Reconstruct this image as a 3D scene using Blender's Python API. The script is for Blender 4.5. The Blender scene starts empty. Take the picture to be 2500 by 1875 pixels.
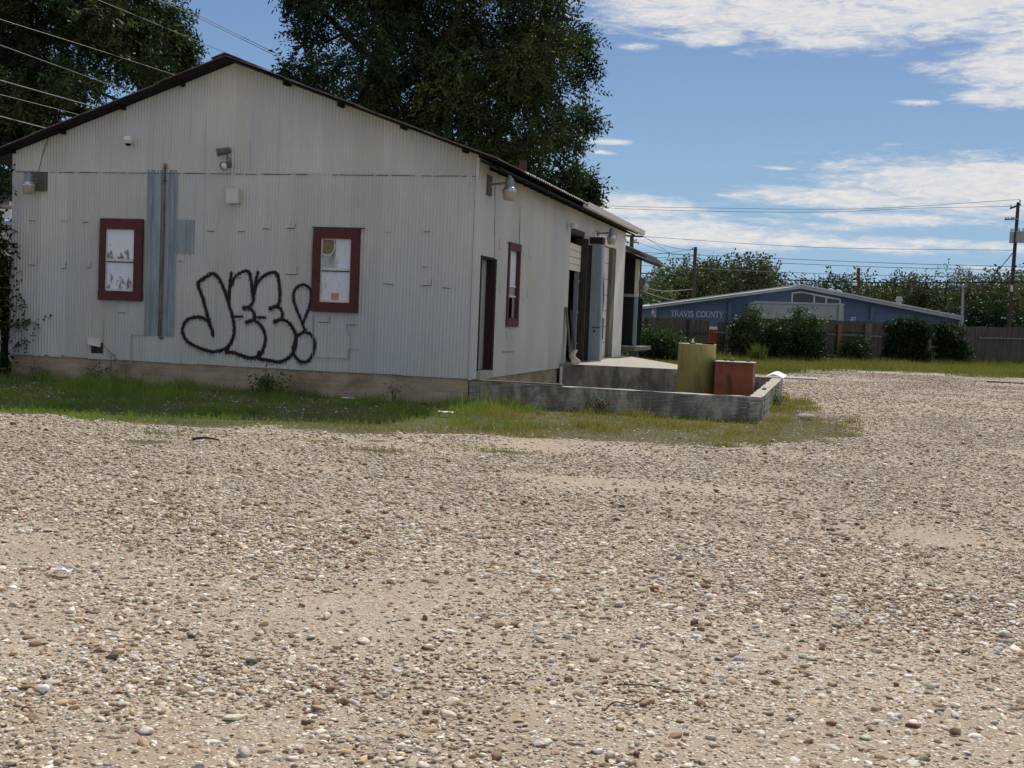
import bpy, bmesh, math, random
import numpy as np
from mathutils import Vector, Matrix
random.seed(7); RNG = np.random.default_rng(7)
R = math.radians
sc = bpy.context.scene
COL = sc.collection

# ------------------------------------------------------------------ camera
# world frame: origin = front right corner of the tin warehouse at ground level,
# x along its front wall (to the right), y along its side wall (away), z up
CAM = np.array([6.431, -21.346, 1.65]); YAW = 14.795; ROLL = 2.3; FPX = 2967.0
PITCH = math.degrees(math.atan(165 * math.cos(R(ROLL)) / FPX))
cam_d = bpy.data.cameras.new('camera'); cam = bpy.data.objects.new('camera', cam_d); COL.objects.link(cam)
cam_d.sensor_width = 36; cam_d.lens = FPX / 2500 * 36; cam_d.clip_end = 2000; cam_d.clip_start = 0.1
CM = Matrix.Rotation(R(YAW), 3, 'Z') @ Matrix.Rotation(R(90 - PITCH), 3, 'X') @ Matrix.Rotation(R(ROLL), 3, 'Z')
cam.matrix_world = Matrix.Translation(Vector(CAM)) @ CM.to_4x4()
sc.camera = cam

# measuring helpers: a photo pixel (2500 wide) to a point on a real plane
CMN = np.array(CM)
FWD = np.array([-math.sin(R(YAW)), math.cos(R(YAW)), 0.0]); RGT = np.array([FWD[1], -FWD[0], 0.0])
def ray(px, py): return CMN @ np.array([(px - 1250) / FPX, -(py - 937.5) / FPX, -1.0])
def FP(px, py, y=0.0): d = ray(px, py); return CAM + d * ((y - CAM[1]) / d[1])
def SP(px, py, x=0.0): d = ray(px, py); return CAM + d * ((x - CAM[0]) / d[0])
def GP(px, py, z=0.0): d = ray(px, py); return CAM + d * ((z - CAM[2]) / d[2])
def CP(px, py, dep): d = ray(px, py); return CAM + d * (dep / (d @ FWD))

# ------------------------------------------------------------------ sky, sun, exposure
SKY_K, SKY_TINT = .17, (.87, .97, 1.13)
SUN_EL, SUN_AZ = 47.0, 5.0          # azimuth from +y towards +x
wd = bpy.data.worlds.new('World'); sc.world = wd; wd.use_nodes = True
nt = wd.node_tree; nt.nodes.clear()
def N(t, typ, ins=None, **kw):
    n = t.nodes.new(typ)
    for k, v in kw.items(): setattr(n, k, v)
    for k, v in (ins or {}).items():
        if hasattr(v, 'is_output'): t.links.new(v, n.inputs[k])
        else: n.inputs[k].default_value = v
    return n
def M(t, op, a, b=None, c=None, clamp=False):
    n = t.nodes.new('ShaderNodeMath'); n.operation = op; n.use_clamp = clamp
    for i, v in enumerate((a, b, c)):
        if v is None: continue
        if hasattr(v, 'is_output'): t.links.new(v, n.inputs[i])
        else: n.inputs[i].default_value = v
    return n.outputs[0]
def MIX(t, fac, a, b, mode='MIX'):
    n = t.nodes.new('ShaderNodeMix'); n.data_type = 'RGBA'; n.blend_type = mode
    for i, v in ((0, fac), (6, a), (7, b)):
        if hasattr(v, 'is_output'): t.links.new(v, n.inputs[i])
        elif i == 0: n.inputs[0].default_value = v
        else: n.inputs[i].default_value = (*v, 1) if len(v) == 3 else v
    return n.outputs[2]
def RAMP(t, fac, stops):
    n = t.nodes.new('ShaderNodeValToRGB'); t.links.new(fac, n.inputs[0])
    e = n.color_ramp.elements
    while len(e) < len(stops): e.new(0.5)
    for k, (p, c) in enumerate(stops):
        e[k].position = p; e[k].color = (c, c, c, 1) if not hasattr(c, '__len__') else (*c, 1)
    return n.outputs[0]
def SMOOTH(t, v, a, b):
    n = t.nodes.new('ShaderNodeMapRange'); n.interpolation_type = 'SMOOTHSTEP'
    t.links.new(v, n.inputs[0]); n.inputs[1].default_value = a; n.inputs[2].default_value = b
    return n.outputs[0]

sky = N(nt, 'ShaderNodeTexSky', sky_type='NISHITA', sun_disc=False, sun_elevation=R(SUN_EL), sun_rotation=R(SUN_AZ),
        air_density=1.0, dust_density=0.35, ozone_density=2.5, altitude=150)
tc = N(nt, 'ShaderNodeTexCoord')
sep = N(nt, 'ShaderNodeSeparateXYZ', {0: tc.outputs['Generated']})
az = M(nt, 'ARCTAN2', sep.outputs[0], sep.outputs[1]); el = M(nt, 'ARCSINE', sep.outputs[2])
def azel(px, py):
    d = ray(px, py); d = d / np.linalg.norm(d); return math.atan2(d[0], d[1]), math.asin(d[2])
CLOUDS = [(1900, 28, 520, 74, 1.0), (2330, 10, 330, 84, 1.0), (1540, 8, 150, 34, .85), (1720, 96, 110, 22, .8), (2010, 96, 240, 26, .85),
          (2470, 165, 150, 62, 1.0), (2440, 235, 130, 26, .9), (2270, 168, 75, 16, .7), (2245, 250, 60, 9, .8), (1555, 114, 65, 11, .75),
          (1606, 80, 20, 7, .7), (2420, 455, 370, 66, 1.1), (2080, 485, 260, 26, 1.0), (2180, 535, 260, 20, .85), (1540, 505, 190, 30, 1.1), (1680, 568, 340, 34, 1.1),
          (1950, 548, 180, 14, .7), (2050, 596, 330, 15, .9), (2350, 600, 260, 15, .85), (1485, 345, 65, 8, .8), (1470, 372, 40, 6, .7), (1900, 411, 55, 6, .75),
          (2240, 387, 45, 8, .7), (2150, 406, 35, 5, .6), (2400, 655, 120, 9, .6), (2110, 394, 18, 4, .6), (1780, 478, 60, 6, .6), (2510, 70, 130, 80, .8)]
cov = None
for px, py, hx, hy, w in CLOUDS:
    a0, e0 = azel(px, py); sa, se = hx / FPX, hy / FPX
    da = M(nt, 'MULTIPLY', M(nt, 'SUBTRACT', az, a0), 1 / sa)
    de = M(nt, 'MULTIPLY', M(nt, 'SUBTRACT', M(nt, 'ADD', el, M(nt, 'MULTIPLY', M(nt, 'SUBTRACT', az, a0), .04)), e0), 1 / se)
    q = M(nt, 'ADD', M(nt, 'MULTIPLY', da, da), M(nt, 'MULTIPLY', de, de))
    g = M(nt, 'MULTIPLY', M(nt, 'EXPONENT', M(nt, 'MULTIPLY', q, -.8)), w * 1.15)
    cov = g if cov is None else M(nt, 'MAXIMUM', cov, g)
cv = N(nt, 'ShaderNodeCombineXYZ', {0: M(nt, 'MULTIPLY', az, 18.0), 1: M(nt, 'MULTIPLY', el, 95.0)})
n1 = N(nt, 'ShaderNodeTexNoise', {'Vector': cv.outputs[0], 'Scale': 1.0, 'Detail': 9.0, 'Roughness': .62, 'Distortion': .6})
cv2 = N(nt, 'ShaderNodeCombineXYZ', {0: M(nt, 'MULTIPLY', az, 60.0), 1: M(nt, 'MULTIPLY', el, 240.0), 2: 4.0})
n2 = N(nt, 'ShaderNodeTexNoise', {'Vector': cv2.outputs[0], 'Scale': 1.0, 'Detail': 7.0, 'Roughness': .65, 'Distortion': .8})
dens = M(nt, 'ADD', cov, M(nt, 'ADD', M(nt, 'MULTIPLY', M(nt, 'SUBTRACT', n1.outputs[0], .5), 1.5), M(nt, 'MULTIPLY', M(nt, 'SUBTRACT', n2.outputs[0], .5), .75)))
mask = SMOOTH(nt, dens, .30, 1.08)
mask = M(nt, 'MULTIPLY', mask, SMOOTH(nt, cov, .04, .3))
# broken cloud over the rest of the dome (unseen, overhead and behind the viewer), added to raise the fill light
pl = N(nt, 'ShaderNodeCombineXYZ', {0: M(nt, 'DIVIDE', sep.outputs[0], M(nt, 'ADD', M(nt, 'ABSOLUTE', sep.outputs[2]), .12)), 1: M(nt, 'DIVIDE', sep.outputs[1], M(nt, 'ADD', M(nt, 'ABSOLUTE', sep.outputs[2]), .12))})
n3 = N(nt, 'ShaderNodeTexNoise', {'Vector': pl.outputs[0], 'Scale': 1.1, 'Detail': 8.0, 'Roughness': .6})
away = M(nt, 'SUBTRACT', 1.0, SMOOTH(nt, M(nt, 'ADD', M(nt, 'MULTIPLY', sep.outputs[0], FWD[0]), M(nt, 'MULTIPLY', sep.outputs[1], FWD[1])), .35, .80))
mask = M(nt, 'MAXIMUM', mask, M(nt, 'MULTIPLY', away, SMOOTH(nt, n3.outputs[0], .40, .60)))
ccol = MIX(nt, SMOOTH(nt, n2.outputs[0], .3, .75), (5.6, 5.8, 6.3), (7.3, 7.0, 6.5))
slum = N(nt, 'ShaderNodeRGBToBW', {0: sky.outputs[0]}).outputs[0]
soft = M(nt, 'DIVIDE', 1.0, M(nt, 'ADD', 1.0, M(nt, 'MULTIPLY', slum, SKY_K)))      # a clear, dry sky: horizon kept from washing out
skyc = MIX(nt, 1.0, MIX(nt, 1.0, sky.outputs[0], N(nt, 'ShaderNodeCombineXYZ', {0: soft, 1: soft, 2: soft}).outputs[0], 'MULTIPLY'), SKY_TINT, 'MULTIPLY')
skyc = MIX(nt, M(nt, 'MULTIPLY', M(nt, 'SUBTRACT', 1.0, SMOOTH(nt, el, -.02, .25)), .8), skyc, (2.9, 4.75, 7.0))
fin = MIX(nt, M(nt, 'MULTIPLY', mask, .93), skyc, ccol)
bg = N(nt, 'ShaderNodeBackground', {0: fin, 1: .092})
out = N(nt, 'ShaderNodeOutputWorld', {0: bg.outputs[0]})

sd = bpy.data.lights.new('sun', 'SUN'); sd.energy = 3.6; sd.angle = R(1.4); sd.color = (1, .95, .87)
so = bpy.data.objects.new('sun', sd); COL.objects.link(so)
sv = Vector((math.sin(R(SUN_AZ)) * math.cos(R(SUN_EL)), math.cos(R(SUN_AZ)) * math.cos(R(SUN_EL)), math.sin(R(SUN_EL))))
so.rotation_euler = sv.to_track_quat('Z', 'Y').to_euler(); so.location = (0, 0, 40)
vs = sc.view_settings; vs.view_transform = 'Standard'; vs.look = 'None'; vs.gamma = 1; vs.use_curve_mapping = False
vs.exposure = 0.36

# ------------------------------------------------------------------ mesh helpers
class MB:
    def __init__(s): s.v = []; s.f = []
    def add(s, v, f):
        o = len(s.v); s.v += [tuple(map(float, p)) for p in v]; s.f += [tuple(i + o for i in q) for q in f]; return s
    def box(s, x0, x1, y0, y1, z0, z1):
        return s.add([(x0, y0, z0), (x1, y0, z0), (x1, y1, z0), (x0, y1, z0), (x0, y0, z1), (x1, y0, z1), (x1, y1, z1), (x0, y1, z1)],
                     [(0, 3, 2, 1), (4, 5, 6, 7), (0, 1, 5, 4), (1, 2, 6, 5), (2, 3, 7, 6), (3, 0, 4, 7)])
    def bar(s, a, b, w, h, up=(0, 0, 1)):          # a box from a to b, w across, h along 'up'
        a, b = np.array(a, float), np.array(b, float); d = b - a; d /= np.linalg.norm(d); u = np.array(up, float)
        sx = np.cross(d, u); sx /= np.linalg.norm(sx); u = np.cross(sx, d)
        c = [a + i * sx * w / 2 + j * u * h / 2 for i, j in ((-1, -1), (1, -1), (1, 1), (-1, 1))]
        return s.add(c + [p + (b - a) for p in c], [(0, 1, 2, 3), (7, 6, 5, 4), (0, 4, 5, 1), (1, 5, 6, 2), (2, 6, 7, 3), (3, 7, 4, 0)])
    def tube(s, pts, r, n=8, cap=True):
        pts = [np.array(p, float) for p in pts]; rs = r if hasattr(r, '__len__') else [r] * len(pts)
        rings = []; ref = None
        for i, p in enumerate(pts):
            d = pts[min(i + 1, len(pts) - 1)] - pts[max(i - 1, 0)]; d = d / (np.linalg.norm(d) + 1e-9)
            if ref is None: ref = np.array([0, 0, 1.0]) if abs(d[2]) < .9 else np.array([1.0, 0, 0])
            a = np.cross(d, ref); a /= np.linalg.norm(a) + 1e-9; b = np.cross(d, a); ref = -b if abs(d @ b) < .9 else ref
            b = np.cross(d, a)
            rings.append([p + rs[i] * (math.cos(2 * math.pi * k / n) * a + math.sin(2 * math.pi * k / n) * b) for k in range(n)])
        v = [q for ring in rings for q in ring]; f = []
        for i in range(len(pts) - 1):
            for k in range(n): f.append((i * n + k, i * n + (k + 1) % n, (i + 1) * n + (k + 1) % n, (i + 1) * n + k))
        if cap: f.append(tuple(range(n - 1, -1, -1))); f.append(tuple((len(pts) - 1) * n + k for k in range(n)))
        return s.add(v, f)
    def lathe(s, prof, c=(0, 0, 0), n=20, axis=(0, 0, 1)):
        ax = Vector(axis); rot = Vector((0, 0, 1)).rotation_difference(ax).to_matrix()
        v = [Vector(c) + rot @ Vector((r * math.cos(2 * math.pi * k / n), r * math.sin(2 * math.pi * k / n), z)) for r, z in prof for k in range(n)]
        f = [(i * n + k, i * n + (k + 1) % n, (i + 1) * n + (k + 1) % n, (i + 1) * n + k) for i in range(len(prof) - 1) for k in range(n)]
        return s.add(v, f)
    def prism(s, poly, ext):                        # planar polygon (3-D points) swept by vector ext
        n = len(poly); p = [np.array(q, float) for q in poly]; e = np.array(ext, float)
        return s.add(p + [q + e for q in p], [tuple(range(n - 1, -1, -1)), tuple(range(n, 2 * n))] + [(i, (i + 1) % n, n + (i + 1) % n, n + i) for i in range(n)])
    def build(s, name, mat, parent=None, smooth=False, bevel=0):
        off = np.array(parent_loc(parent))
        me = bpy.data.meshes.new(name); me.from_pydata([tuple(np.array(p) - off) for p in s.v], [], s.f); me.update()
        return finish(name, me, mat, parent, smooth, bevel)
def parent_loc(p):
    l = Vector((0, 0, 0))
    while p is not None: l += p.location; p = p.parent
    return l
def finish(name, me, mat, parent, smooth=False, bevel=0):
    if mat: me.materials.append(mat)
    if smooth:
        me.polygons.foreach_set('use_smooth', [True] * len(me.polygons))
    o = bpy.data.objects.new(name, me); COL.objects.link(o)
    if parent: o.parent = parent
    if bevel:
        b = o.modifiers.new('bevel', 'BEVEL'); b.width = bevel; b.segments = 2; b.limit_method = 'ANGLE'; b.angle_limit = R(40)
    return o
def mesh_np(name, V, F, mat, parent=None, col=None, smooth=False):
    V = np.asarray(V, np.float32).reshape(-1, 3) - np.array(parent_loc(parent), np.float32); F = np.asarray(F, np.int32); k = F.shape[1]
    me = bpy.data.meshes.new(name); me.vertices.add(len(V)); me.vertices.foreach_set('co', V.ravel())
    me.loops.add(F.size); me.loops.foreach_set('vertex_index', F.ravel())
    me.polygons.add(len(F)); me.polygons.foreach_set('loop_start', np.arange(0, F.size, k, dtype=np.int32))
    me.polygons.foreach_set('use_smooth', np.full(len(F), smooth))
    me.update(calc_edges=True)
    if col is not None:
        a = me.color_attributes.new('tint', 'FLOAT_COLOR', 'POINT')
        c = np.ones((len(V), 4), np.float32); c[:, :3] = col; a.data.foreach_set('color', c.ravel())
    return finish(name, me, mat, parent)
def tag(o, label, cat, group=None, kind=None):
    o['label'] = label; o['category'] = cat
    if group: o['group'] = group
    if kind: o['kind'] = kind
    return o
def thing(name, label, cat, loc=(0, 0, 0), group=None):
    o = bpy.data.objects.new(name, None); o.empty_display_size = .2; COL.objects.link(o); o.location = tuple(map(float, loc))
    return tag(o, label, cat, group)
def dup(root, loc, rz, label, group=None):
    r = root.copy(); COL.objects.link(r); r.location = tuple(map(float, loc)); r.rotation_euler = (0, 0, rz); r['label'] = label
    if group: r['group'] = group
    for ch in list(root.children):
        c = ch.copy(); COL.objects.link(c); c.parent = r
        for g in list(ch.children):
            d = g.copy(); COL.objects.link(d); d.parent = c
    return r

# ------------------------------------------------------------------ materials
def mat(name, col, rough=.7, metal=0.0, var=.15, scale=4.0, stretch=(1, 1, 1), dark=None, damt=.5, dscale=2.0, dlo=.5, dhi=.7, bump=0.0, bscale=30.0,
        dstretch=None, spec=.3, extra=None):
    """principled paint/stone/wood: fine tone noise + patches of a second colour + bump, in object space"""
    m = bpy.data.materials.new(name); m.use_nodes = True; t = m.node_tree; b = t.nodes['Principled BSDF']
    tc = N(t, 'ShaderNodeTexCoord'); mp = N(t, 'ShaderNodeMapping', {0: tc.outputs['Object'], 3: stretch})
    nz = N(t, 'ShaderNodeTexNoise', {'Vector': mp.outputs[0], 'Scale': scale, 'Detail': 6.0, 'Roughness': .6})
    k = N(t, 'ShaderNodeMapRange', {0: nz.outputs[0], 1: .25, 2: .75, 3: 1 - var, 4: 1 + var})
    c = MIX(t, 1.0, col, k.outputs[0], 'MULTIPLY')
    if dark:
        mp2 = N(t, 'ShaderNodeMapping', {0: tc.outputs['Object'], 3: dstretch or stretch})
        n2 = N(t, 'ShaderNodeTexNoise', {'Vector': mp2.outputs[0], 'Scale': dscale, 'Detail': 8.0, 'Roughness': .65, 'Distortion': .3})
        c = MIX(t, M(t, 'MULTIPLY', SMOOTH(t, n2.outputs[0], dlo, dhi), damt), c, dark)
    if extra: c = extra(t, tc, c)
    t.links.new(c, b.inputs['Base Color']); b.inputs['Roughness'].default_value = rough; b.inputs['Metallic'].default_value = metal
    b.inputs['Specular IOR Level'].default_value = spec
    if bump:
        n3 = N(t, 'ShaderNodeTexNoise', {'Vector': mp.outputs[0], 'Scale': bscale, 'Detail': 5.0})
        bp = N(t, 'ShaderNodeBump', {'Height': n3.outputs[0], 'Strength': bump, 'Distance': .02}); t.links.new(bp.outputs[0], b.inputs['Normal'])
    return m
def obj_xyz(t, tc): return N(t, 'ShaderNodeSeparateXYZ', {0: tc.outputs['Object']}).outputs
def siding_extra(axis):
    def f(t, tc, c):
        u = obj_xyz(t, tc)[axis]; z = obj_xyz(t, tc)[2]
        sheet = M(t, 'FLOOR', M(t, 'DIVIDE', u, .61)); row = M(t, 'GREATER_THAN', z, 4.2)
        wn = N(t, 'ShaderNodeTexWhiteNoise', {'Vector': N(t, 'ShaderNodeCombineXYZ', {0: sheet, 1: row}).outputs[0]}, noise_dimensions='3D')
        c = MIX(t, 1.0, c, N(t, 'ShaderNodeMapRange', {0: wn.outputs[0], 3: .90, 4: 1.06}).outputs[0], 'MULTIPLY')
        # long run-down dirt streaks
        mp = N(t, 'ShaderNodeMapping', {0: tc.outputs['Object'], 3: (9, 9, .35)})
        n = N(t, 'ShaderNodeTexNoise', {'Vector': mp.outputs[0], 'Scale': 1.0, 'Detail': 5.0, 'Roughness': .6})
        c = MIX(t, M(t, 'MULTIPLY', SMOOTH(t, n.outputs[0], .55, .75), .28), c, (.20, .18, .14))
        # small rust specks and scuffs
        v = N(t, 'ShaderNodeTexNoise', {'Vector': tc.outputs['Object'], 'Scale': 7.0, 'Detail': 8.0, 'Roughness': .7})
        c = MIX(t, M(t, 'MULTIPLY', SMOOTH(t, v.outputs[0], .70, .78), .6), c, (.16, .10, .06))
        return c
    return f
SIDING_F = mat('painted_tin', (.545, .54, .49), .55, 0, .12, 1.2, (1, 1, .5), (.49, .515, .53), .85, .5, .4, .62, spec=.35, extra=siding_extra(0))
SIDING_S = mat('painted_tin_side', (.555, .545, .49), .55, 0, .12, 1.2, (1, 1, .5), (.50, .52, .525), .8, .5, .4, .65, spec=.35, extra=siding_extra(1))
GALV = mat('galvanised_tin', (.25, .295, .335), .45, .3, .25, 3, (5, 5, .5), (.13, .165, .20), .6, 2, .45, .7)
GALV2 = mat('weathered_zinc', (.26, .31, .345), .5, .3, .2, 3, (3, 3, .5), (.20, .22, .23), .5, 2, .5, .7)
MAROON = mat('maroon_paint', (.085, .020, .022), .6, 0, .25, 6, (1, 1, 1), (.16, .11, .09), .5, 9, .62, .75, bump=.2)
MAROON_W = mat('worn_maroon_paint', (.12, .035, .035), .7, 0, .3, 6, (1, 1, .3), (.05, .03, .028), .8, 4, .45, .65, bump=.3)
def peel(lo, hi):
    def f(t, tc, c):
        z = obj_xyz(t, tc)[2]
        g = N(t, 'ShaderNodeMapRange', {0: z, 1: lo, 2: hi, 3: .19, 4: -.06}).outputs[0]
        n = N(t, 'ShaderNodeTexNoise', {'Vector': N(t, 'ShaderNodeMapping', {0: tc.outputs['Object'], 3: (1, 1, .45)}).outputs[0], 'Scale': 9.0, 'Detail': 7.0, 'Roughness': .65, 'Distortion': .4})
        k = SMOOTH(t, M(t, 'ADD', n.outputs[0], g), .60, .66)
        c = MIX(t, M(t, 'MULTIPLY', k, .9), c, MIX(t, n.outputs[0], (.30, .24, .18), (.10, .05, .03)))
        return c
    return f
PEEL_A = mat('peeling_white_board', (.72, .76, .84), .5, 0, .06, 3, extra=peel(2.42, 2.80))
PEEL_B = mat('peeling_white_board_low', (.68, .72, .80), .5, 0, .08, 3, extra=peel(1.85, 2.35))
WHITEBOARD = mat('white_board', (.63, .67, .73), .5, 0, .10, 3, (1, 1, .5), (.30, .29, .27), .7, 4, .54, .70, dstretch=(2, 2, .6))
SASH = mat('pale_sash_paint', (.55, .57, .54), .6, 0, .15, 8)
DIRTYGLASS = mat('cloudy_glass', (.34, .38, .40), .25, 0, .2, 3, (1, 1, .5), (.10, .11, .11), .8, 5, .5, .62, dstretch=(2, 2, .5))
AMBER = mat('brown_water_stain', (.20, .14, .08), .5, 0, .3, 12)
DARKGLASS = mat('dark_glass', (.012, .014, .018), .08, 0, .1, 2, spec=.5)
RUST = mat('rusty_iron', (.23, .14, .09), .85, 0, .4, 9, (1, 1, 1), (.08, .035, .02), .7, 5, .45, .6, bump=.4)
ROOFDARK = mat('dark_roof_sheet', (.045, .045, .047), .8, 0, .35, 6, (1, 1, 1), (.10, .06, .04), .6, 3, .55, .7)
ROOFEDGE = mat('rusty_roof_sheet', (.13, .12, .115), .7, .2, .3, 4, (1, 1, 1), (.17, .075, .04), .8, 2.5, .5, .65)
SOFFIT = mat('near_black_timber_and_shade', (.008, .008, .009), .9, 0, .3, 8)  # near-black timber tone, used for the painted shade strips too
CONC = mat('pale_concrete', (.42, .39, .34), .9, 0, .18, 5, (1, 1, 1), (.22, .20, .17), .6, 3, .48, .7, bump=.35, bscale=60)
def mildew(t, tc, c):
    mp = N(t, 'ShaderNodeMapping', {0: tc.outputs['Object'], 3: (2.2, 2.2, 1.0)})
    n = N(t, 'ShaderNodeTexNoise', {'Vector': mp.outputs[0], 'Scale': 1.1, 'Detail': 10.0, 'Roughness': .68, 'Distortion': .5})
    geo = N(t, 'ShaderNodeNewGeometry'); up = N(t, 'ShaderNodeSeparateXYZ', {0: geo.outputs['Normal']}).outputs[2]
    side = SMOOTH(t, up, .8, .5)
    return MIX(t, M(t, 'MULTIPLY', M(t, 'MULTIPLY', SMOOTH(t, n.outputs[0], .38, .60), side), .76), c, (.070, .064, .054))
CONC_ST = mat('mildewed_concrete', (.40, .36, .295), .92, 0, .2, 6, (1, 1, 1), (.25, .24, .21), .6, 4, .48, .65, bump=.5, bscale=50, extra=mildew)
def formlines(t, tc, c):
    z = obj_xyz(t, tc)[2]
    f = M(t, 'ABSOLUTE', M(t, 'SUBTRACT', M(t, 'FRACT', M(t, 'ADD', M(t, 'DIVIDE', z, .15), .08)), .5))
    return MIX(t, M(t, 'MULTIPLY', SMOOTH(t, f, .06, .01), .25), c, (.16, .11, .07))
FOUND = mat('tan_board_formed_concrete', (.40, .315, .225), .9, 0, .22, 3, (.5, .5, 2.5), (.22, .14, .08), .75, 1.5, .45, .68, bump=.4, bscale=40, dstretch=(.8, .8, 1.2), extra=formlines)
WOOD_D = mat('dark_weathered_wood', (.055, .045, .038), .9, 0, .4, 6, (8, 8, .6), (.03, .02, .015), .6, 2, .5, .7, bump=.5)
WOOD_DR = mat('dark_red_weathered_wood', (.050, .018, .018), .85, 0, .5, 6, (6, 6, .7), (.028, .025, .024), .9, 3, .42, .55, bump=.6)
WOOD_G = mat('grey_weathered_wood', (.15, .135, .115), .9, 0, .3, 5, (8, 8, .5), (.07, .055, .045), .7, 2.5, .48, .68, bump=.5)
FENCE_W = mat('fence_board_wood', (.105, .088, .072), .9, 0, .45, 4, (6, 6, .4), (.05, .042, .036), .8, 1.6, .42, .65, bump=.4)
FENCE_P = mat('fence_post_wood', (.19, .165, .13), .9, 0, .3, 5, (6, 6, .5), (.09, .07, .055), .6, 2, .5, .7)
OCHRE_W = mat('ochre_stained_post_wood', (.24, .15, .055), .85, 0, .3, 5, (6, 6, .5), (.10, .06, .03), .6, 2, .5, .7)
WHITEP = mat('white_paint', (.72, .70, .64), .55, 0, .08, 5, (1, 1, 1), (.40, .36, .30), .45, 3, .55, .75)
CREAM_DOOR = mat('cream_door_panel', (.66, .63, .55), .55, 0, .08, 5, (1, 1, 1), (.42, .38, .32), .4, 3, .55, .75)
GREYDOOR = mat('grey_door_paint', (.30, .31, .30), .6, 0, .12, 4, (1, 1, .4), (.16, .15, .14), .5, 3, .5, .7)
STEEL = mat('brushed_steel', (.45, .46, .47), .35, .7, .1, 6)
LAMPGREY = mat('lamp_housing_grey', (.20, .22, .25), .45, .4, .12, 6)
LENS = mat('milky_lamp_lens', (.36, .32, .26), .35, 0, .12, 12, spec=.5)
WHITEPL = mat('white_plastic', (.68, .67, .63), .4, 0, .05, 5, spec=.45)
BLACKPL = mat('black_plastic', (.012, .012, .014), .2, 0, .1, 5, spec=.5)
PAINTBLK = mat('black_spray_paint', (.010, .010, .016), .55, 0, .3, 8)
YELLOW = mat('olive_yellow_tank_paint', (.52, .47, .19), .6, 0, .14, 2.5, (1, 1, .5), (.33, .27, .12), .8, 3.0, .48, .66, spec=.35, dstretch=(2.5, 2.5, .5), bump=.1)
def boxstain(t, tc, c):
    x, y, z = obj_xyz(t, tc)
    arc = M(t, 'SUBTRACT', x, .44)
    w = M(t, 'ADD', arc, M(t, 'MULTIPLY', M(t, 'POWER', M(t, 'SUBTRACT', z, .33), 2.0), .6))
    k = M(t, 'MULTIPLY', SMOOTH(t, M(t, 'ABSOLUTE', w), .075, .02), M(t, 'MULTIPLY', SMOOTH(t, z, .72, .60), SMOOTH(t, y, .06, .02)))
    return MIX(t, M(t, 'MULTIPLY', k, .65), c, (.05, .02, .015))
REDBOX = mat('faded_red_tank_paint', (.24, .072, .038), .6, 0, .2, 4, (1, 1, 1), (.11, .035, .022), .7, 3, .48, .68, spec=.3, extra=boxstain)
BLUE = mat('blue_siding_paint', (.10, .155, .245), .65, 0, .18, 1.0, (1, 1, 4), (.12, .175, .265), .6, .5, .45, .7)
GREYTRIM = mat('grey_white_trim', (.38, .395, .41), .5, .1, .06, 2)
CANOPY = mat('pale_grey_panel', (.36, .38, .40), .55, 0, .1, 1, (3, 3, .4), (.27, .28, .29), .6, 2, .45, .65)
SIGNBLUE = mat('sign_blue', (.03, .12, .50), .4)
SIGNWHITE = mat('sign_white', (.8, .8, .8), .4)
LETTERS = mat('letter_silver', (.52, .55, .58), .4, .1, .05)
REDTHING = mat('orange_red_enamel', (.28, .045, .025), .45)
PINKSTK = mat('orange_sticker', (.55, .22, .14), .5, 0, .35, 60)
SHINGLE = mat('grey_brown_shingle', (.10, .085, .075), .95, 0, .4, 14, (1, 1, 1), (.05, .04, .035), .6, 8, .45, .65, bump=.6)
TEALPOST = mat('grey_teal_post_paint', (.25, .34, .37), .5, .1, .1, 5, (1, 1, .5), (.35, .37, .36), .5, 3, .5, .7)
POLEWOOD = mat('creosoted_pole_wood', (.075, .050, .035), .9, 0, .3, 3, (5, 5, .3), (.05, .03, .02), .6, 1, .45, .65)
WIRE = mat('dark_cable', (.02, .02, .022), .6)
WIRE_L = mat('weathered_grey_cable', (.22, .22, .22), .8, 0)
TRANSF = mat('transformer_grey', (.33, .35, .37), .5, .1, .08)
BARK = mat('tree_bark', (.050, .040, .032), .95, 0, .4, 5, (3, 3, .6), (.03, .024, .02), .6, 3, .45, .65, bump=.6)
PAPER = mat('white_paper', (.80, .82, .88), .6, 0, .03)
RAG = mat('dirty_white_cloth', (.55, .50, .43), .9, 0, .2, 12)
LIME = mat('pale_limestone', (.52, .45, .36), .9, 0, .2, 8, bump=.4)
DARKWALL = mat('near_black_wall', (.022, .022, .026), .9, 0, .4, 12, (1, 1, 1), (.05, .05, .055), .6, 20, .5, .62)  # near-black mottled tone of the shed wall

def leaf_mat(name, c1, trans=.35, rough=.55):
    m = bpy.data.materials.new(name); m.use_nodes = True; t = m.node_tree; t.nodes.clear()
    at = N(t, 'ShaderNodeAttribute', attribute_name='tint')
    c = MIX(t, 1.0, c1, at.outputs['Color'], 'MULTIPLY')
    p = N(t, 'ShaderNodeBsdfPrincipled', {'Base Color': c, 'Roughness': rough, 'Specular IOR Level': .06})
    tr = N(t, 'ShaderNodeBsdfTranslucent', {0: MIX(t, 1.0, c, (1.25, 1.3, .6), 'MULTIPLY')})
    mx = N(t, 'ShaderNodeMixShader', {0: trans, 1: p.outputs[0], 2: tr.outputs[0]})
    N(t, 'ShaderNodeOutputMaterial', {0: mx.outputs[0]})
    return m
LEAF = leaf_mat('tree_leaf', (1, 1, 1), .15)
GRASS = leaf_mat('grass_blade', (1, 1, 1), .30, .6)
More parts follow.
